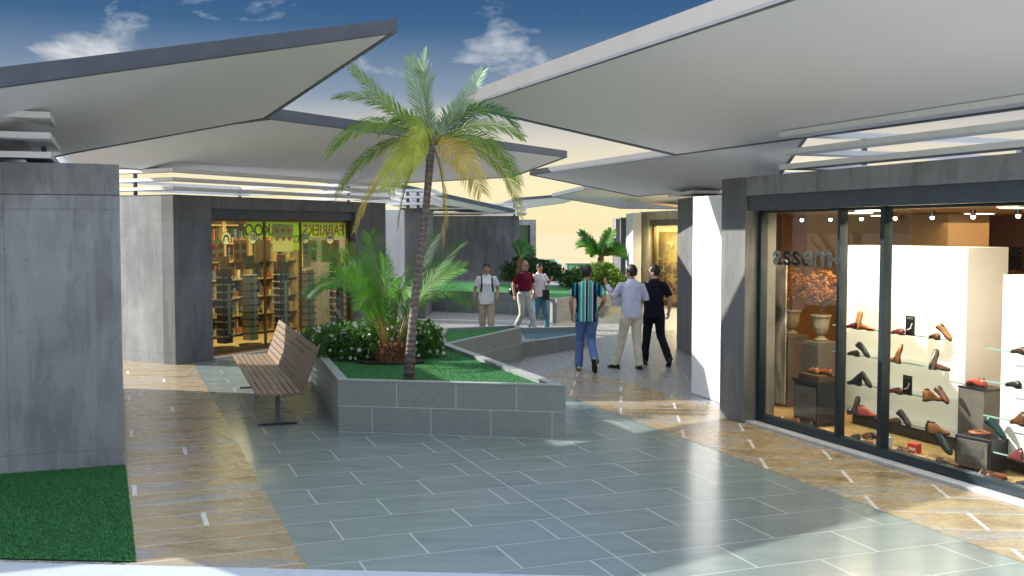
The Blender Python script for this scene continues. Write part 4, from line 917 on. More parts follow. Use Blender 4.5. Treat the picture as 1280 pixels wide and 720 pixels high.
# ------------------------------------------------------------ plants
def frond(parent, p0, ctrl, tip, leafL, n, mat, rmat, hang=.5, spread=1.0, stiff=0, wid=.0105, seed=0, v_up=.2, start=.12, rr0=.012, roll=.75):
    rr = random.Random(seed); p0, ctrl, tip = Vector(p0), Vector(ctrl), Vector(tip)
    bez = lambda t_: p0*(1-t_)**2+ctrl*2*t_*(1-t_)+tip*t_*t_
    dz = lambda t_: ((ctrl-p0)*2*(1-t_)+(tip-ctrl)*2*t_).normalized()
    b = QB()
    up = Vector((0, 0, 1))
    for k in range(int(n*1.25)):
        t_ = start+(1-start)*(k+.5)/int(n*1.25); p = bez(t_); T = dz(t_); sd = T.cross(up)
        if sd.length < .15: sd = T.cross(Vector((0, 1, 0)))
        sd.normalize(); sd = Matrix.Rotation(roll*(1 if T.x > 0 else -1), 3, T) @ sd; nn = sd.cross(T).normalized()
        if nn.z < 0: nn = -nn
        L = leafL*(.35+.65*sin(pi*min(1, (t_-start)/(1-start)*.86+.12))**.7)*rr.uniform(.88, 1.08)
        for s_ in (-1, 1):
            d = (sd*s_*spread+T*(.55+.5*t_)+nn*v_up+Vector((rr.gauss(0, .06), rr.gauss(0, .06), rr.gauss(0, .06)))).normalized()
            w_ = wid*rr.uniform(.8, 1.2); q0 = p; pts = []
            for i in range(4):
                f_ = i/3; dd_ = (d+Vector((0, 0, -hang*f_*1.4))).normalized(); pts.append(q0); q0 = q0+dd_*L/3
            wv_ = T*1.0
            ws = [w_*.5, w_, w_*.8, w_*.08]
            for i in range(3):
                b.face([pts[i]-wv_*ws[i], pts[i]+wv_*ws[i], pts[i+1]+wv_*ws[i+1], pts[i+1]-wv_*ws[i+1]])
    fo = b.build('frond', mat, parent, weld=False)
    m_ = 9; MB().tube([bez(i/m_) for i in range(m_+1)], [rr0*(1-.85*i/m_) for i in range(m_+1)], 5).build('stem', rmat, fo, smooth=True)
    return fo
# tall palm
base = G(509.5, 474, .6)+Vector((0, .12, 0)); base.z = .56; YP = base.y
crown = D(538, 196, YP); topc = D(541, 178, YP)
palm = thing('palm_tree', 'tall slender palm with a bushy green and yellow crown in the block bed', 'tree', base)
tr = [base, D(516, 400, YP), D(525, 320, YP), D(533, 255, YP), crown, topc]
MB().tube([Vector(p)-base for p in tr], [.072, .050, .046, .042, .048, .03], 12).build('trunk', M['bark'], palm, smooth=True)
px_m = YP/F
def pf(dx, dz_, dy, lift, L, n, mat, rm, hang, **k):
    p0 = topc-base+Vector((0, 0, -.02)); tip = p0+Vector((dx*px_m, dy, dz_*px_m)); c_ = p0+Vector((dx*px_m*k.pop('cx', .5), dy*.55, lift*px_m))
    frond(palm, p0, c_, tip, L*1.2, n, mat, rm, hang*1.15, **k)
g, y_, o_, s_ = M['palm_g'], M['palm_y'], M['palm_o'], M['palm_s']; rm, ro = M['rachis'], M['rachis_o']
pf(-124, 62, .25, 70, .20, 44, g, rm, .55, seed=1, spread=.5)
pf(-98, 92, -.1, 40, .22, 44, g, rm, .35, seed=2, spread=.6)
pf(-30, 110, .2, 45, .20, 46, s_, rm, .05, seed=3, spread=.8)
pf(-6, 110, -.15, 60, .20, 46, s_, rm, .05, seed=4, spread=.8, cx=2.5)
pf(62, 92, .15, 38, .19, 44, s_, rm, .1, seed=5, spread=.7)
pf(106, 22, .2, 75, .24, 46, M['cyc_d'], rm, .45, seed=6, spread=.6, cx=.6)
pf(112, 8, -.1, 42, .22, 46, g, rm, .5, seed=7, spread=.6)
pf(108, -48, -.2, 36, .27, 52, g, rm, .9, seed=8, spread=.5, cx=.65)
pf(107, -88, .15, 10, .26, 50, y_, rm, .3, seed=9, spread=.8, cx=.85)
pf(62, -62, -.45, 12, .30, 50, o_, ro, .75, seed=10, spread=.8)
pf(-52, -58, -.5, 14, .32, 52, y_, rm, .8, seed=11, spread=.9)
pf(-127, -10, -.1, 55, .27, 54, g, rm, .95, seed=12, spread=.5, cx=.6)
pf(-122, -62, .1, 22, .26, 50, g, rm, 1.0, seed=13, spread=.5, cx=.6)
pf(-96, -108, -.1, -18, .20, 44, o_, ro, .8, seed=14, spread=.4, cx=.75)
pf(-46, -104, .2, -25, .16, 40, g, rm, .9, seed=15, spread=.3, cx=.8)
pf(13, -124, .1, -40, .16, 42, o_, ro, 1.0, seed=16, spread=.3, cx=1.3, wid=.009)
pf(-70, 20, .55, 60, .24, 44, g, rm, .6, seed=17, spread=.6)
pf(70, 40, .55, 70, .24, 44, g, rm, .6, seed=18, spread=.6)
pf(30, -30, .6, 50, .24, 40, g, rm, .8, seed=19, spread=.6)
pf(-20, -25, -.6, 45, .26, 44, y_, rm, .7, seed=20, spread=.7)
# cycad
cb = G(489, 452, .58); YC = cb.y; k_m = YC/F
cyc = thing('cycad', 'broad bright green cycad with brown fibrous base growing behind the palm trunk', 'plant', cb)
b = MB(); rr = random.Random(4)
b.tube([(0, 0, -.02), (0, 0, .1), (0, 0, .25)], [.2, .19, .1], 14)
for k in range(170):
    a = rr.uniform(0, 6.28); z = rr.uniform(.0, .22); r = .19*(1-.3*z/.25); b.tube([(cos(a)*r, sin(a)*r, z), (cos(a)*(r+.05), sin(a)*(r+.05), z+rr.uniform(.03, .1))], [.017, .003], 4)
b.build('trunk', M['fibre'], cyc)
def cf(dx, dz_, dy, lift, L, n, mat, hang=.1, **k):
    a = atan2(dy, dx*k_m+1e-6); p0 = Vector((cos(a)*.07, sin(a)*.07, .14)); tip = Vector((dx*k_m, dy, dz_*k_m)); c_ = Vector((dx*k_m*k.pop('cx', .4), dy*.4, lift*k_m))
    frond(cyc, p0, c_, tip, L*1.3, n, mat, M['rachis_c'], hang, start=.22, rr0=.012, **{'wid': .006, **k})
C, CD = M['cyc'], M['cyc_d']
cf(-100, 143, .1, 108, .26, 62, C, .15, seed=31, spread=.9, wid=.006, cx=.22)
cf(-103, 80, -.3, 145, .25, 62, CD, .5, seed=32, spread=.8, wid=.006, cx=.5)
cf(-60, 140, .35, 80, .26, 56, C, .1, seed=33, spread=.9, cx=.3)
cf(-30, 160, .3, 90, .25, 56, C, .05, seed=34, spread=.9, cx=.3)
cf(88, 148, .3, 95, .22, 56, CD, .05, seed=35, spread=.6, cx=.3)
cf(55, 158, .4, 95, .22, 56, CD, .05, seed=36, spread=.6, cx=.3)
cf(92, 118, -.2, 105, .24, 56, C, .2, seed=37, spread=.9, cx=.35)
cf(102, 75, -.35, 125, .24, 56, C, .4, seed=38, spread=.9, cx=.5)
cf(-30, 70, -.75, 120, .24, 54, C, .4, seed=39, spread=1.0, cx=.5)
cf(28, 85, -.7, 125, .24, 54, C, .4, seed=40, spread=1.0, cx=.5)
cf(-75, 100, -.5, 125, .24, 54, C, .3, seed=41, spread=.9, cx=.4)
cf(70, 120, .6, 115, .22, 50, CD, .3, seed=42, spread=.8)
cf(-60, 120, .6, 115, .22, 50, CD, .3, seed=43, spread=.8)
cf(-5, 130, -.3, 90, .24, 54, C, .1, seed=44, spread=1.0)
cf(20, 110, -.45, 100, .22, 50, C, .2, seed=45, spread=1.0)
rr = random.Random(3)
so_pts = [(cb.x+cos(a)*.47*rr.uniform(.85, 1.1), cb.y+sin(a)*.33*rr.uniform(.85, 1.1)) for a in [2*pi*k/26 for k in range(26)]]
tag(MB().prism(so_pts, .571, .597).build('mulch', M['soil']), 'patch of dark mulch around the cycad base', 'mulch', kind='stuff')

def shrub(name, label, cat, blobs, n, size, mat, seed, group=None, z0=0, flowers=0, stem=True):
    rr = random.Random(seed); c0 = Vector(blobs[0][0]); t = thing(name, label, cat, (c0.x, c0.y, z0), 0, group); o0 = Vector((c0.x, c0.y, z0)); b = QB()
    tot = sum(r[0]*r[2] for _, r in blobs)
    for c, r in blobs:
        c = Vector(c)
        for k in range(int(n*r[0]*r[2]/tot)):
            d = Vector((rr.gauss(0, 1), rr.gauss(0, 1), rr.gauss(0, 1))).normalized(); f_ = rr.uniform(.5, 1.0)**.5*(1+.22*noise.noise(d*2.6+Vector((seed, 0, 0))))
            q = c+Vector((d.x*r[0], d.y*r[1], d.z*r[2]))*f_
            if q.z < z0+.01: continue
            leaf(b, q-o0, rr, size)
    b.build('foliage', mat, t, weld=False)
    s = MB()
    for c, r in blobs:
        for k in range(5):
            a = rr.uniform(0, 6.28); s.tube([(0, 0, 0), ((c[0]-o0.x)*.5, (c[1]-o0.y)*.5, .03), (c[0]-o0.x+cos(a)*r[0]*.5, c[1]-o0.y+sin(a)*r[1]*.5, max(.05, c[2]-z0+r[2]*.3))], [.014, .012, .004], 5)
    s.build('stem', M['brown_dark'], t)
    if flowers:
        fm = MB()
        for k in range(5): a = 2*pi*k/5; fm.face([(0, 0, 0), (cos(a-.45)*.02, -.004, sin(a-.45)*.02), (cos(a)*.03, -.002, sin(a)*.03), (cos(a+.45)*.02, -.004, sin(a+.45)*.02)])
        f0 = fm.build('flower', M['petal'], t, weld=False)
        for k in range(flowers):
            o = f0 if k == 0 else f0.copy()
            if k: col.objects.link(o)
            o.parent = t; c, r = blobs[rr.randrange(len(blobs))]; c = Vector(c)
            d = Vector((rr.gauss(0, 1), -abs(rr.gauss(0, .8)), rr.gauss(.35, .7))).normalized(); q = c+Vector((d.x*r[0], d.y*r[1], d.z*r[2]))*1.02; q.z = max(q.z, z0+.04)
            o.location = q-o0; o.rotation_euler = (rr.uniform(-.6, .3), rr.uniform(0, 3), rr.uniform(-.5, .5)); s_ = rr.uniform(.65, 1.15); o.scale = (s_,)*3
    return t
def B(px, py, z, r, Y=None): p = G(px, py, z) if Y is None else D(px, py, Y); return ((p.x, p.y, z), r)
zt = .58
Bs = lambda px, py, z, r: ((lambda q: ((q[0][0]*1.02, q[0][1]+.38, q[0][2]), q[1]))(B(px, py, z, r)))
shrub('flowering_shrub', 'white flowered low shrub left of the cycad, nearest the bench', 'shrub', [Bs(400, 433, zt+.12, (.38, .4, .27)), Bs(425, 434, zt+.18, (.42, .45, .34)), Bs(455, 434, zt+.2, (.38, .4, .36))], 9000, .034, M['bush'], 11, 'white flowered shrubs behind the cycad', zt, 100)
shrub('flowering_shrub', 'white flowered low shrub directly behind the cycad base', 'shrub', [Bs(490, 432, zt+.2, (.4, .4, .36)), Bs(472, 430, zt+.15, (.3, .3, .3))], 5000, .034, M['bush'], 12, 'white flowered shrubs behind the cycad', zt, 80)
shrub('flowering_shrub', 'white flowered low shrub at the right rear of the bed by the palm trunk', 'shrub', [Bs(528, 433, zt+.18, (.32, .3, .36)), Bs(542, 432, zt+.1, (.15, .25, .24))], 4500, .034, M['bush'], 13, 'white flowered shrubs behind the cycad', zt, 80)
shrub('bush', 'dark rounded bush in the distant left planter', 'bush', [B(655, 345, .75, (.9, .8, .75)), B(672, 344, .8, (.95, .8, .6)), B(686, 344, .68, (.5, .6, .45))], 7000, .09, M['bush_d'], 21, None, .6)
shrub('bush', 'bright green bush around the distant small cycad', 'bush', [B(735, 352, .75, (.75, .7, .55)), B(752, 352, .8, (.7, .7, .65)), B(764, 352, .7, (.5, .5, .4))], 7000, .085, M['bush_l'], 22, None, .6)
shrub('bush', 'dark low bush at the left end of the distant right planter', 'bush', [B(716, 352, .75, (.5, .6, .42)), B(726, 350, .85, (.5, .5, .45))], 2000, .08, M['bush_d'], 23, None, .6)
def far_palm(px, py, label, tips, Lf, mats, seed):
    Y = G(px, 352, .7).y; b0 = D(px, py, Y); km = Y/F; t = thing('cycad', label, 'plant', (b0.x, b0.y, .6))
    h = b0.z-.6
    MB().tube([(0, 0, 0), (0, 0, h*.6), (0, 0, h+.05)], [.16, .14, .1], 10).build('trunk', M['fibre'], t)
    for k, (dx, dz_, dy, l) in enumerate(tips):
        frond(t, (0, 0, h), (dx*km*.45, dy*.5, h+l*km), (dx*km, dy, h+dz_*km), Lf, 26, mats[k % len(mats)], M['rachis'], .25, seed=seed+k, wid=.03, rr0=.03, spread=.9)
far_palm(751, 323, 'small dark green cycad rising from the distant right planter', [(-26, 32, 0, 18), (-28, 16, .2, 24), (-12, 24, -.4, 16), (14, 34, .1, 20), (30, 10, .1, 20), (36, 0, -.3, 16), (4, 20, -.6, 18), (-16, 6, -.6, 18), (20, 20, .5, 20)], .38, [M['cyc_d'], C], 60)
far_palm(651, 325, 'small cycad half hidden behind the end of the stained wall', [(-6, 20, 0, 14), (8, 18, .2, 16), (14, 6, 0, 14), (3, 22, .4, 16)], .35, [M['cyc_d']], 80)

# ------------------------------------------------------------ bench
nf = G(321, 494, .42); ff = G(291, 443.5, .42); bdir = (ff-nf); bl = bdir.length; ba = atan2(bdir.y, bdir.x)
bt = thing('park_bench', 'long slatted timber bench on steel posts beside the palm bed', 'bench', (nf.x, nf.y, 0), ba)
# local X along the bench (away), local Y to the left -> seat extends to -Y
slats = []
for k in range(7): MB().box(0, bl, -.052-.078*k, -.078*k+.006, .395+.004*abs(k-3), .42+.004*abs(k-3)).build('seat_slat', M['bench'], bt, bevel=.004)
for k in range(7):
    y = -.555-.028*k; z = .448+.079*k; Mx = Matrix.Translation((0, y, z)) @ Matrix.Rotation(radians(20), 4, 'X'); MB().box(0, bl, -.012, .012, -.036, .036, Mx).build('back_slat', M['bench'], bt, bevel=.004)
for f_ in (.03, .5, .97):
    x = bl*f_; b = MB(); b.tube([(x, -.02, .385), (x, -.50, .388), (x, -.56, .42), (x, -.77, .99)], (.011), 6); b.build('bracket', M['steel'], bt)
nx = ((G(357, 530)-Vector((nf.x, nf.y, 0))).dot(bdir.normalized())); fx = ((G(312, 485)-Vector((nf.x, nf.y, 0))).dot(bdir.normalized()))
for x in (max(.25, nx), min(fx, bl-.4)):
    b = MB(); b.box(x-.035, x+.035, -.30, -.24, .02, .385); b.build('post', M['fascia_dark'], bt, bevel=.004)
    MB().box(x-.035, x+.035, -.50, -.04, .002, .02).build('foot', M['metal_dark'], bt, bevel=.003)

# ------------------------------------------------------------ people
SK = {'a': plain('skin_tan', (.42, .23, .14), .5, .08, 10), 'b': plain('skin_light', (.55, .34, .25), .5, .08, 10)}
HAIR = plain('black_hair', (.012, .010, .009), .45, .3, 30, bump=.5); HAIRB = plain('brown_hair', (.10, .055, .03), .5, .3, 30, bump=.5)
EYE_W = plain('eye_white', (.7, .68, .65), .3, .02); EYE_D = plain('eye_dark', (.01, .008, .006), .2, .02); LIP = plain('lips', (.38, .14, .11), .5, .05)
def person(loc, face, h, label, P, shirt, pants, skin='a', hair=HAIR, longs=False, shoes=None, sleeve=.55, tuck=False, glasses=False, belly=0, bald=False, shirt_len=0, shoe_mat=None):
    t = thing('person', label, 'person', loc, face); k = h/1.75; sk = SK[skin]
    V = lambda p: Vector(p)*k
    hip = P.get('hip', (0, 0, .94)); hip = Vector(hip)
    lean = P.get('lean', .0)
    hl, hr = hip+Vector((-.09, 0, -.02)), hip+Vector((.09, 0, -.02))
    ch = hip+Vector((0, .03+lean, .38)); nk = hip+Vector((0, .02+lean*1.3, .56)); shl, shr = nk+Vector((-.172, 0, -.075)), nk+Vector((.172, 0, -.075))
    hd = nk+Vector((0, .02, .135)); yaw = P.get('head', 0); pit = P.get('nod', 0)
    MH = Matrix.Translation(hd) @ Matrix.Rotation(yaw, 4, 'Z') @ Matrix.Rotation(pit, 4, 'X')
    el = {-1: Vector(P['eL']), 1: Vector(P['eR'])}; wr = {-1: Vector(P['wL']), 1: Vector(P['wR'])}
    kn = {-1: Vector(P['kL']), 1: Vector(P['kR'])}; an = {-1: Vector(P['aL']), 1: Vector(P['aR'])}
    sh = {-1: shl, 1: shr}; hp = {-1: hl, 1: hr}
    # --- body: one continuous surface
    b = MB(); T = lambda pts, r, **q: b.tube([p*k for p in pts], [((x[0]*k, x[1]*k) if isinstance(x, tuple) else x*k) for x in r], 14, round_=True, **q)
    T([hip+Vector((0, 0, -.01)), hip+Vector((0, 0, .06)), hip+Vector((0, .01, .18)), ch, nk+Vector((0, -.01, -.07)), nk+Vector((0, 0, -.01))], [(.12, .08), (.13, .095), (.13, .10), (.155, .11), (.13, .085), (.07, .065)])
    T([nk+Vector((0, 0, -.06)), nk+Vector((0, .005, .02)), hd+Vector((0, -.01, -.05))], [.062, .055, .055])
    hp_ = [MH @ Vector(q) for q in ((0, .012, -.105), (0, .012, -.075), (0, .004, -.03), (0, -.004, .02), (0, -.008, .055), (0, -.008, .078))]
    T(hp_, [(.038, .05), (.058, .075), (.070, .088), (.075, .094), (.070, .088), (.045, .06)], side=(Matrix.Rotation(yaw, 3, 'Z') @ Vector((1, 0, 0))))
    def E(c, r): b.ell(c*k, tuple(x*k for x in r), 10, 8, Matrix.Rotation(yaw, 4, 'Z'))
    T([MH @ Vector((0, .085, .008)), MH @ Vector((0, .112, -.028)), MH @ Vector((0, .09, -.038))], [.010, .015, .013])
    for s_ in (-1, 1): E(MH @ Vector((s_*.078, -.008, -.018)), (.012, .02, .033))
    E(MH @ Vector((0, .078, -.088)), (.026, .02, .018))
    for s_ in (-1, 1):
        T([sh[s_]+Vector((-s_*.05, 0, 0)), sh[s_], sh[s_]*.55+el[s_]*.45, el[s_]], [.055, .054, .047, .038])
        T([el[s_], el[s_]*.6+wr[s_]*.4, wr[s_]], [.039, .037, .025])
        d = (wr[s_]-el[s_]).normalized(); inw = Vector((-s_, 0, 0)); inw = P.get('palm%s' % ('L' if s_ < 0 else 'R'), inw); inw = Vector(inw); inw = (inw-d*inw.dot(d)).normalized(); ac = d.cross(inw)
        fwd = ac if ac.y > 0 else -ac
        T([wr[s_]-d*.01, wr[s_]+d*.035, wr[s_]+d*.085], [(.022, .022), (.034, .017), (.036, .015)], side=fwd)
        for i_, (o_f, ln) in enumerate(((.028, .066), (.0095, .075), (-.0095, .070), (-.027, .055))):
            q0 = wr[s_]+d*.08+fwd*o_f; c1 = (d*.9+inw*.35).normalized(); c2 = (d*.55+inw*.85).normalized(); T([q0, q0+c1*ln*.5, q0+c1*ln*.5+c2*ln*.5], [.0092, .0088, .0075])
        q0 = wr[s_]+d*.025+fwd*.026; c1 = (d*.6+fwd*.7+inw*.3).normalized(); T([q0, q0+c1*.035, q0+c1*.035+(d*.9+inw*.3).normalized()*.03], [.012, .0105, .009])
        T([hp[s_], hp[s_]*.5+kn[s_]*.5, kn[s_]], [.085, .072, .054]); T([kn[s_], kn[s_]*.65+an[s_]*.35, an[s_]], [.054, .053, .036])
        T([an[s_]+Vector((0, 0, .01)), an[s_]+Vector((0, .0, -.04))], [.036, .034])
    body = b.build('body', sk, t); remesh(body, .0075*k, 2)
    # --- face details
    for s_ in (-1, 1):
        c = MH @ Vector((s_*.030, .081, .006)); e = MB().ell(c*k, (.012*k, .008*k, .006*k), 8, 6).build('eye', EYE_W, t, smooth=True)
        MB().ell((MH @ Vector((s_*.030, .0885, .006)))*k, .0045*k, 8, 6).build('iris', EYE_D, e, smooth=True)
        MB().tube([(MH @ Vector((s_*x, .089, z)))*k for x, z in ((.014, .026), (.03, .031), (.046, .025))], .0045*k, 6).build('eyebrow', hair, t)
    MB().tube([(MH @ Vector((x, y, -.062)))*k for x, y in ((-.022, .088), (0, .097), (.022, .088))], .0055*k, 6).build('mouth', LIP, t, smooth=True)
    if glasses:
        g_ = MB()
        for s_ in (-1, 1): g_.ell((MH @ Vector((s_*.033, .098, .004)))*k, (.024*k, .005*k, .017*k), 10, 6, Matrix.Rotation(yaw, 4, 'Z')); g_.tube([(MH @ Vector((s_*.055, .09, .01)))*k, (MH @ Vector((s_*.08, 0, .01)))*k], .0035*k, 5)
        g_.build('sunglasses', M['black'], t)
    # --- hair
    hb = MB(); rr_ = random.Random(int(h*1000))
    bmesh.ops.create_icosphere(hb.bm, subdivisions=4, radius=1)
    for v in list(hb.bm.verts):
        c = v.co.copy(); front = c.y
        lim = -.66+.86*max(0, front+.3)+(.25 if bald else 0)
        if bald: lim = -.5+1.7*max(0, front+.5)
        if c.z < lim or (bald and c.z > .62): hb.bm.verts.remove(v); continue
        r_ = 1+.05*noise.noise(c*6)+.05*noise.noise(c*14); th_ = (.086, .106, .122) if not bald else (.08, .098, .108)
        v.co = (MH @ Vector((c.x*th_[0]*r_, c.y*th_[1]*r_-.010, c.z*th_[2]*r_+.014)))*k
    ho = hb.build('hair', hair, t, smooth=True); sm_ = ho.modifiers.new('s', 'SOLIDIFY'); sm_.thickness = .012*k; sm_.offset = -1
    # --- trousers
    b = MB(); T2 = lambda pts, r: b.tube([p*k for p in pts], [((x[0]*k, x[1]*k) if isinstance(x, tuple) else x*k) for x in r], 16, round_=False)
    T2([hip+Vector((0, 0, -.1)), hip+Vector((0, -.005, -.03)), hip+Vector((0, 0, .05)), hip+Vector((0, .004, .10))], [(.15, .115), (.172, .135), (.158, .122), (.145, .11)])
    for s_ in (-1, 1):
        ft = an[s_]+(an[s_]-kn[s_]).normalized()*.045
        T2([hp[s_]+Vector((0, 0, .05)), hp[s_]+Vector((s_*.004, 0, -.05)), hp[s_]*.5+kn[s_]*.5, kn[s_], kn[s_]*.5+an[s_]*.5, ft], [.1, .103, .090, .074, .070, .066])
    po = b.build('trousers', pants, t); remesh(po, .012*k, 3, .5, .009*k)
    # --- shirt
    b = MB(); low = .10 if tuck else -.06-shirt_len
    T2([hip+Vector((0, -.002, low)), hip+Vector((0, 0, low+.06)), hip+Vector((0, .008+belly*.5, .2)), ch, nk+Vector((0, -.012, -.085)), nk+Vector((0, -.012, -.035)), nk+Vector((0, -.004, .004))],
       [(.187, .15) if not tuck else (.158, .122), (.188+belly, .15+belly), (.172+belly, .134+belly), (.186, .138), (.165, .112), (.115, .092), (.072, .072)])
    for s_ in (-1, 1):
        if longs: T2([sh[s_]+Vector((-s_*.08, 0, -.01)), sh[s_], el[s_], el[s_]*.5+wr[s_]*.5, wr[s_]-(wr[s_]-el[s_])*.06], [.068, .066, .056, .050, .040])
        else: e_ = sh[s_]*(1-sleeve*1.2)+el[s_]*sleeve*1.2; T2([sh[s_]+Vector((-s_*.08, 0, -.01)), sh[s_], sh[s_]*.5+e_*.5, e_], [.068, .067, .064, .063])
    so_ = b.build('shirt', shirt, t); remesh(so_, .011*k, 3, .5, .010*k)
    cl_ = MB().ring([((nk.x+cos(a)*.067)*k, (nk.y+sin(a)*.066)*k) for a in [2*pi*i/16 for i in range(16)]], [((nk.x+cos(a)*.056)*k, (nk.y+sin(a)*.056)*k) for a in [2*pi*i/16 for i in range(16)]], (nk.z-.02)*k, (nk.z+.022)*k).build('collar', P.get('collar', shirt), t, smooth=False)
    if tuck: MB().ring([((hip.x+cos(a)*.166)*k, (hip.y+sin(a)*.13)*k) for a in [2*pi*i/24 for i in range(24)]], [((hip.x+cos(a)*.13)*k, (hip.y+sin(a)*.1)*k) for a in [2*pi*i/24 for i in range(24)]], (hip.z+.085)*k, (hip.z+.12)*k).build('trouser_belt', M['black'], t)
    # --- shoes
    for s_, fp in ((-1, P.get('fL', 0)), (1, P.get('fR', 0))):
        a_ = an[s_]; Mf = Matrix.Translation(a_) @ Matrix.Rotation(P.get('yaw%s' % ('L' if s_ < 0 else 'R'), s_*-.12), 4, 'Z') @ Matrix.Rotation(fp, 4, 'X')
        b = MB(); f_ = [(-.062, -.055, .03, .032), (-.03, -.05, .038, .042), (.04, -.058, .04, .036), (.10, -.068, .047, .026), (.15, -.074, .042, .02), (.18, -.078, .022, .012)]
        b.tube([(Mf @ Vector((0, y, z)))*k for y, z, _, _ in f_], [(rx*k, rz*k) for _, _, rx, rz in f_], 12, side=(Mf.to_3x3() @ Vector((1, 0, 0))), round_=True)
        b.tube([(Mf @ Vector((0, -.02, -.05)))*k, (Mf @ Vector((0, -.012, .0)))*k], [.042*k, .04*k], 12)
        u = b.build('shoe', shoe_mat or M['black'], t); remesh(u, .009*k, 2)
        s = MB(); pts = [(-.085, .022), (-.075, .034), (0, .038), (.1, .047), (.16, .038), (.19, .012)]; out = [(-x, y) for y, x in pts]+[(x, y) for y, x in reversed(pts)]
        s.loft([[(Mf @ Vector((x, y, z)))*k for x, y in out] for z in (-.098, -.078)]); s.build('sole', P.get('sole', M['black']), u)
    return t
def cloth(name, c, var=.1, stripes=None):
    n = N(name); v = n.coord('Object'); f = n.noise(v, 7, 4); cc = n.ramp(f, [(.3, sc3(c, 1-var)), (.7, sc3(c, 1+var))])
    if stripes:
        sx = n.new('ShaderNodeSeparateXYZ'); n.t.links.new(v, sx.inputs[0])
        u = n.math('FRACT', n.math('ADD', n.math('MULTIPLY', sx.outputs[0], 2.7), .5)); cc = n.ramp(u, stripes, 'CONSTANT')
    n.bump(n.noise(v, 18, 3, .6, 1.0), .35, .02); return n.fin(cc, .85, spec=.15)
teal_, navy_, wht_, sky_, ylw = (.02, .36, .33), (.012, .015, .07), (.62, .68, .66), (.18, .30, .52), (.45, .42, .16)
sh_str = cloth('striped_shirt_cloth', teal_, .1, [(0, navy_), (.14, teal_), (.24, wht_), (.29, teal_), (.42, wht_), (.47, navy_), (.56, ylw), (.60, teal_), (.70, sky_), (.76, wht_), (.80, navy_), (.94, teal_)])
jeans = cloth('blue_jeans_cloth', (.10, .17, .36)); paleb = cloth('pale_lilac_shirt_cloth', (.56, .60, .80)); cream = cloth('cream_trouser_cloth', (.72, .68, .55)); blk = cloth('black_navy_cloth', (.012, .014, .025), .3)
white_c = cloth('white_tee_cloth', (.75, .76, .78)); khaki = cloth('khaki_cloth', (.42, .36, .28)); khl = cloth('stone_trouser_cloth', (.50, .49, .45)); maroon = cloth('maroon_polo_cloth', (.17, .012, .04)); pinkw = cloth('pale_pink_tee_cloth', (.72, .64, .66)); tealj = cloth('teal_jeans_cloth', (.06, .16, .22))
sneak = plain('beige_sneaker', (.5, .45, .36), .6, .15, 12); brsh = plain('brown_shoe_leather', (.06, .03, .02), .4, .2, 10); sandal = leather('sandal', (.2, .05, .04))
def at(px, py): p = G(px, py); return (p.x, p.y, 0)
# figures face local +Y; rotation 0 walks away from the viewer
person(at(733, 463), radians(-6), 1.79, 'young man in a teal and navy striped shirt and jeans walking away with a booklet', dict(
    hip=(0, 0, .94), head=radians(-22), eL=(-.26, -.05, 1.17), wL=(-.25, .02, .93), eR=(.30, -.07, 1.19), wR=(.22, .12, 1.04), kL=(-.11, .10, .50), aL=(-.13, .06, .095), kR=(.07, .02, .50), aR=(.15, -.34, .21), fR=radians(-62), fL=0), sh_str, jeans, 'a', shoe_mat=sneak, sleeve=.62, shirt_len=.06)
o = MB(); o.box(-.05, .05, -.008, .008, -.12, .12); bk = tag(o.build('booklet', plain('booklet_paper', (.62, .60, .50), .6, .15, 30)), 'folded pale booklet held by the man in the striped shirt', 'booklet'); pb_ = Vector(at(733, 463)); bk.location = pb_+Vector((.30, .16, 1.0)); bk.rotation_euler = (radians(10), radians(28), radians(-15))
person(at(789, 461), radians(12), 1.79, 'man in a pale blue shirt and cream trousers walking away with a raised hand', dict(
    hip=(.0, 0, .94), head=radians(38), eL=(-.30, .08, 1.22), wL=(-.37, .22, 1.42), palmL=(1, .2, 0), eR=(.27, .04, 1.18), wR=(.24, .26, 1.24), kL=(-.13, .12, .50), aL=(-.22, .16, .095), kR=(.10, .02, .50), aR=(.13, -.05, .095), yawL=.5), paleb, cream, 'a', longs=True, shoe_mat=M['black'], shirt_len=.02)
person(at(817, 456), radians(8), 1.77, 'man all in black with dark glasses walking away at the right of the trio', dict(
    hip=(0, 0, .94), head=radians(62), eL=(-.26, .02, 1.18), wL=(-.2, .2, 1.06), eR=(.27, -.08, 1.18), wR=(.27, .0, .93), kL=(-.10, .1, .50), aL=(-.13, .12, .095), kR=(.13, .0, .50), aR=(.20, -.26, .14), fR=radians(-32)), blk, blk, 'b', glasses=True, sleeve=.75, shirt_len=.04)
pw = D(608, 360, 22.2); person((pw.x, pw.y, 0), pi+radians(8), 1.70, 'young man in a white tee and khaki trousers walking forward with backpack straps', dict(
    hip=(0, 0, .94), head=radians(-8), eL=(-.26, -.02, 1.18), wL=(-.21, .14, 1.02), eR=(.25, -.03, 1.17), wR=(.27, .02, .92), kL=(-.09, .1, .50), aL=(-.09, .10, .095), kR=(.09, .0, .49), aR=(.08, -.12, .11), fR=radians(-15)), white_c, khaki, 'a', shoe_mat=sneak, shirt_len=.02)
t = thing('backpack', 'black backpack worn by the young man in the white tee', 'backpack', (pw.x, pw.y, 0), pi+radians(8)); kk = 1.70/1.75
MB().box(-.13*kk, .13*kk, -.26*kk, -.13*kk, 1.08*kk, 1.45*kk).build('bag', M['black'], t, bevel=.03)
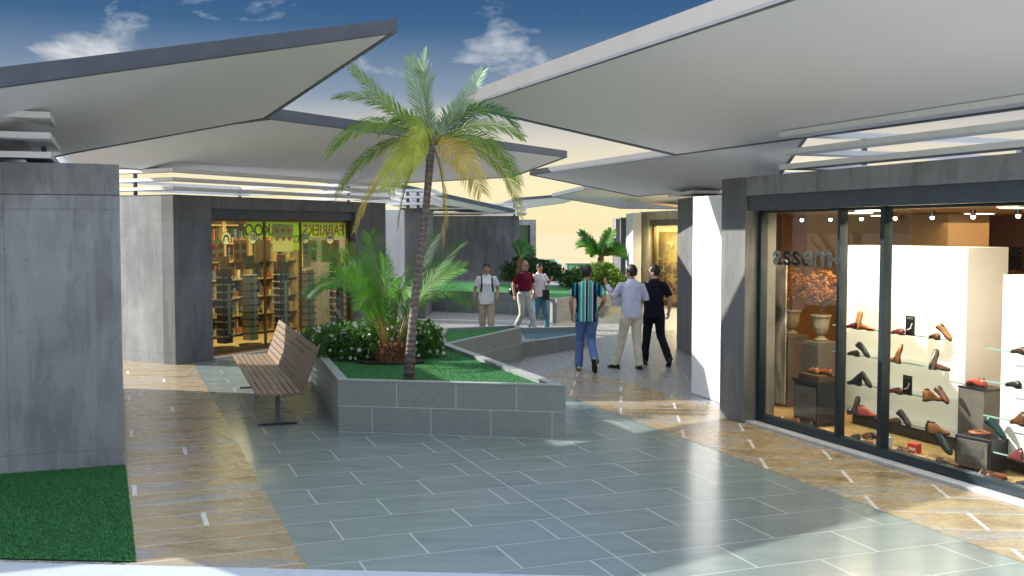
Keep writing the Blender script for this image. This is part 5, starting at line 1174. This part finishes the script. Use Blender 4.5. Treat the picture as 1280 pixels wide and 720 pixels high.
for s_ in (-1, 1): MB().tube([Vector(p)*kk for p in ((s_*.10, -.14, 1.42), (s_*.105, -.04, 1.50), (s_*.11, .08, 1.44), (s_*.115, .148, 1.30), (s_*.13, .10, 1.14), (s_*.13, -.13, 1.10))], [(.022*kk, .008*kk)]*6, 8).build('strap', M['black'], t)
pr = Vector(at(655, 417)); person(pr, radians(-135), 1.70, 'balding man in a maroon polo and stone trousers striding forward with a shoulder bag', dict(
    hip=(0, 0, .94), head=radians(-5), eL=(-.25, .06, 1.18), wL=(-.22, .16, .96), eR=(.27, -.1, 1.18), wR=(.27, -.06, .93), kL=(-.09, .18, .50), aL=(-.09, .26, .10), kR=(.09, .02, .49), aR=(.09, -.20, .11), fR=radians(-14), collar=M['black']), maroon, khl, 'b', hair=HAIRB, bald=True, tuck=True, belly=.018, sleeve=.72, shoe_mat=sandal, glasses=True)
t = thing('shoulder_bag', 'black bag slung behind the man in the maroon polo', 'bag', pr+Vector((-.22, .12, .98))); MB().ell((0, 0, 0), (.15, .12, .13), 14, 10).build('pouch', M['black'], t, smooth=True); MB().tube([(.0, 0, .1), (.1, -.12, .3), (.2, -.16, .42)], .012, 6).build('strap', M['black'], t)
p6 = Vector(at(673, 413.5)); person(p6+Vector((.02, .5, 0)), radians(-140), 1.60, 'person in a pale tee and teal jeans walking just behind the man in maroon', dict(
    hip=(0, 0, .94), head=radians(-12), eL=(-.27, .08, 1.22), wL=(-.22, .26, 1.34), palmL=(1, 0, 0), eR=(.24, -.06, 1.17), wR=(.25, 0, .93), kL=(-.08, .16, .50), aL=(-.08, .24, .10), kR=(.08, .02, .49), aR=(.08, -.22, .12), fR=radians(-18)), pinkw, tealj, 'a', sleeve=.6)
t = thing('handbag', 'small black handbag at the side of the person in teal jeans', 'bag', p6+Vector((.2, .42, .84))); MB().box(-.08, .08, -.05, .05, -.13, .13).build('pouch', M['black'], t, bevel=.02); MB().tube([(0, 0, .13), (-.04, 0, .3), (-.12, .02, .46)], .008, 6).build('strap', M['black'], t)
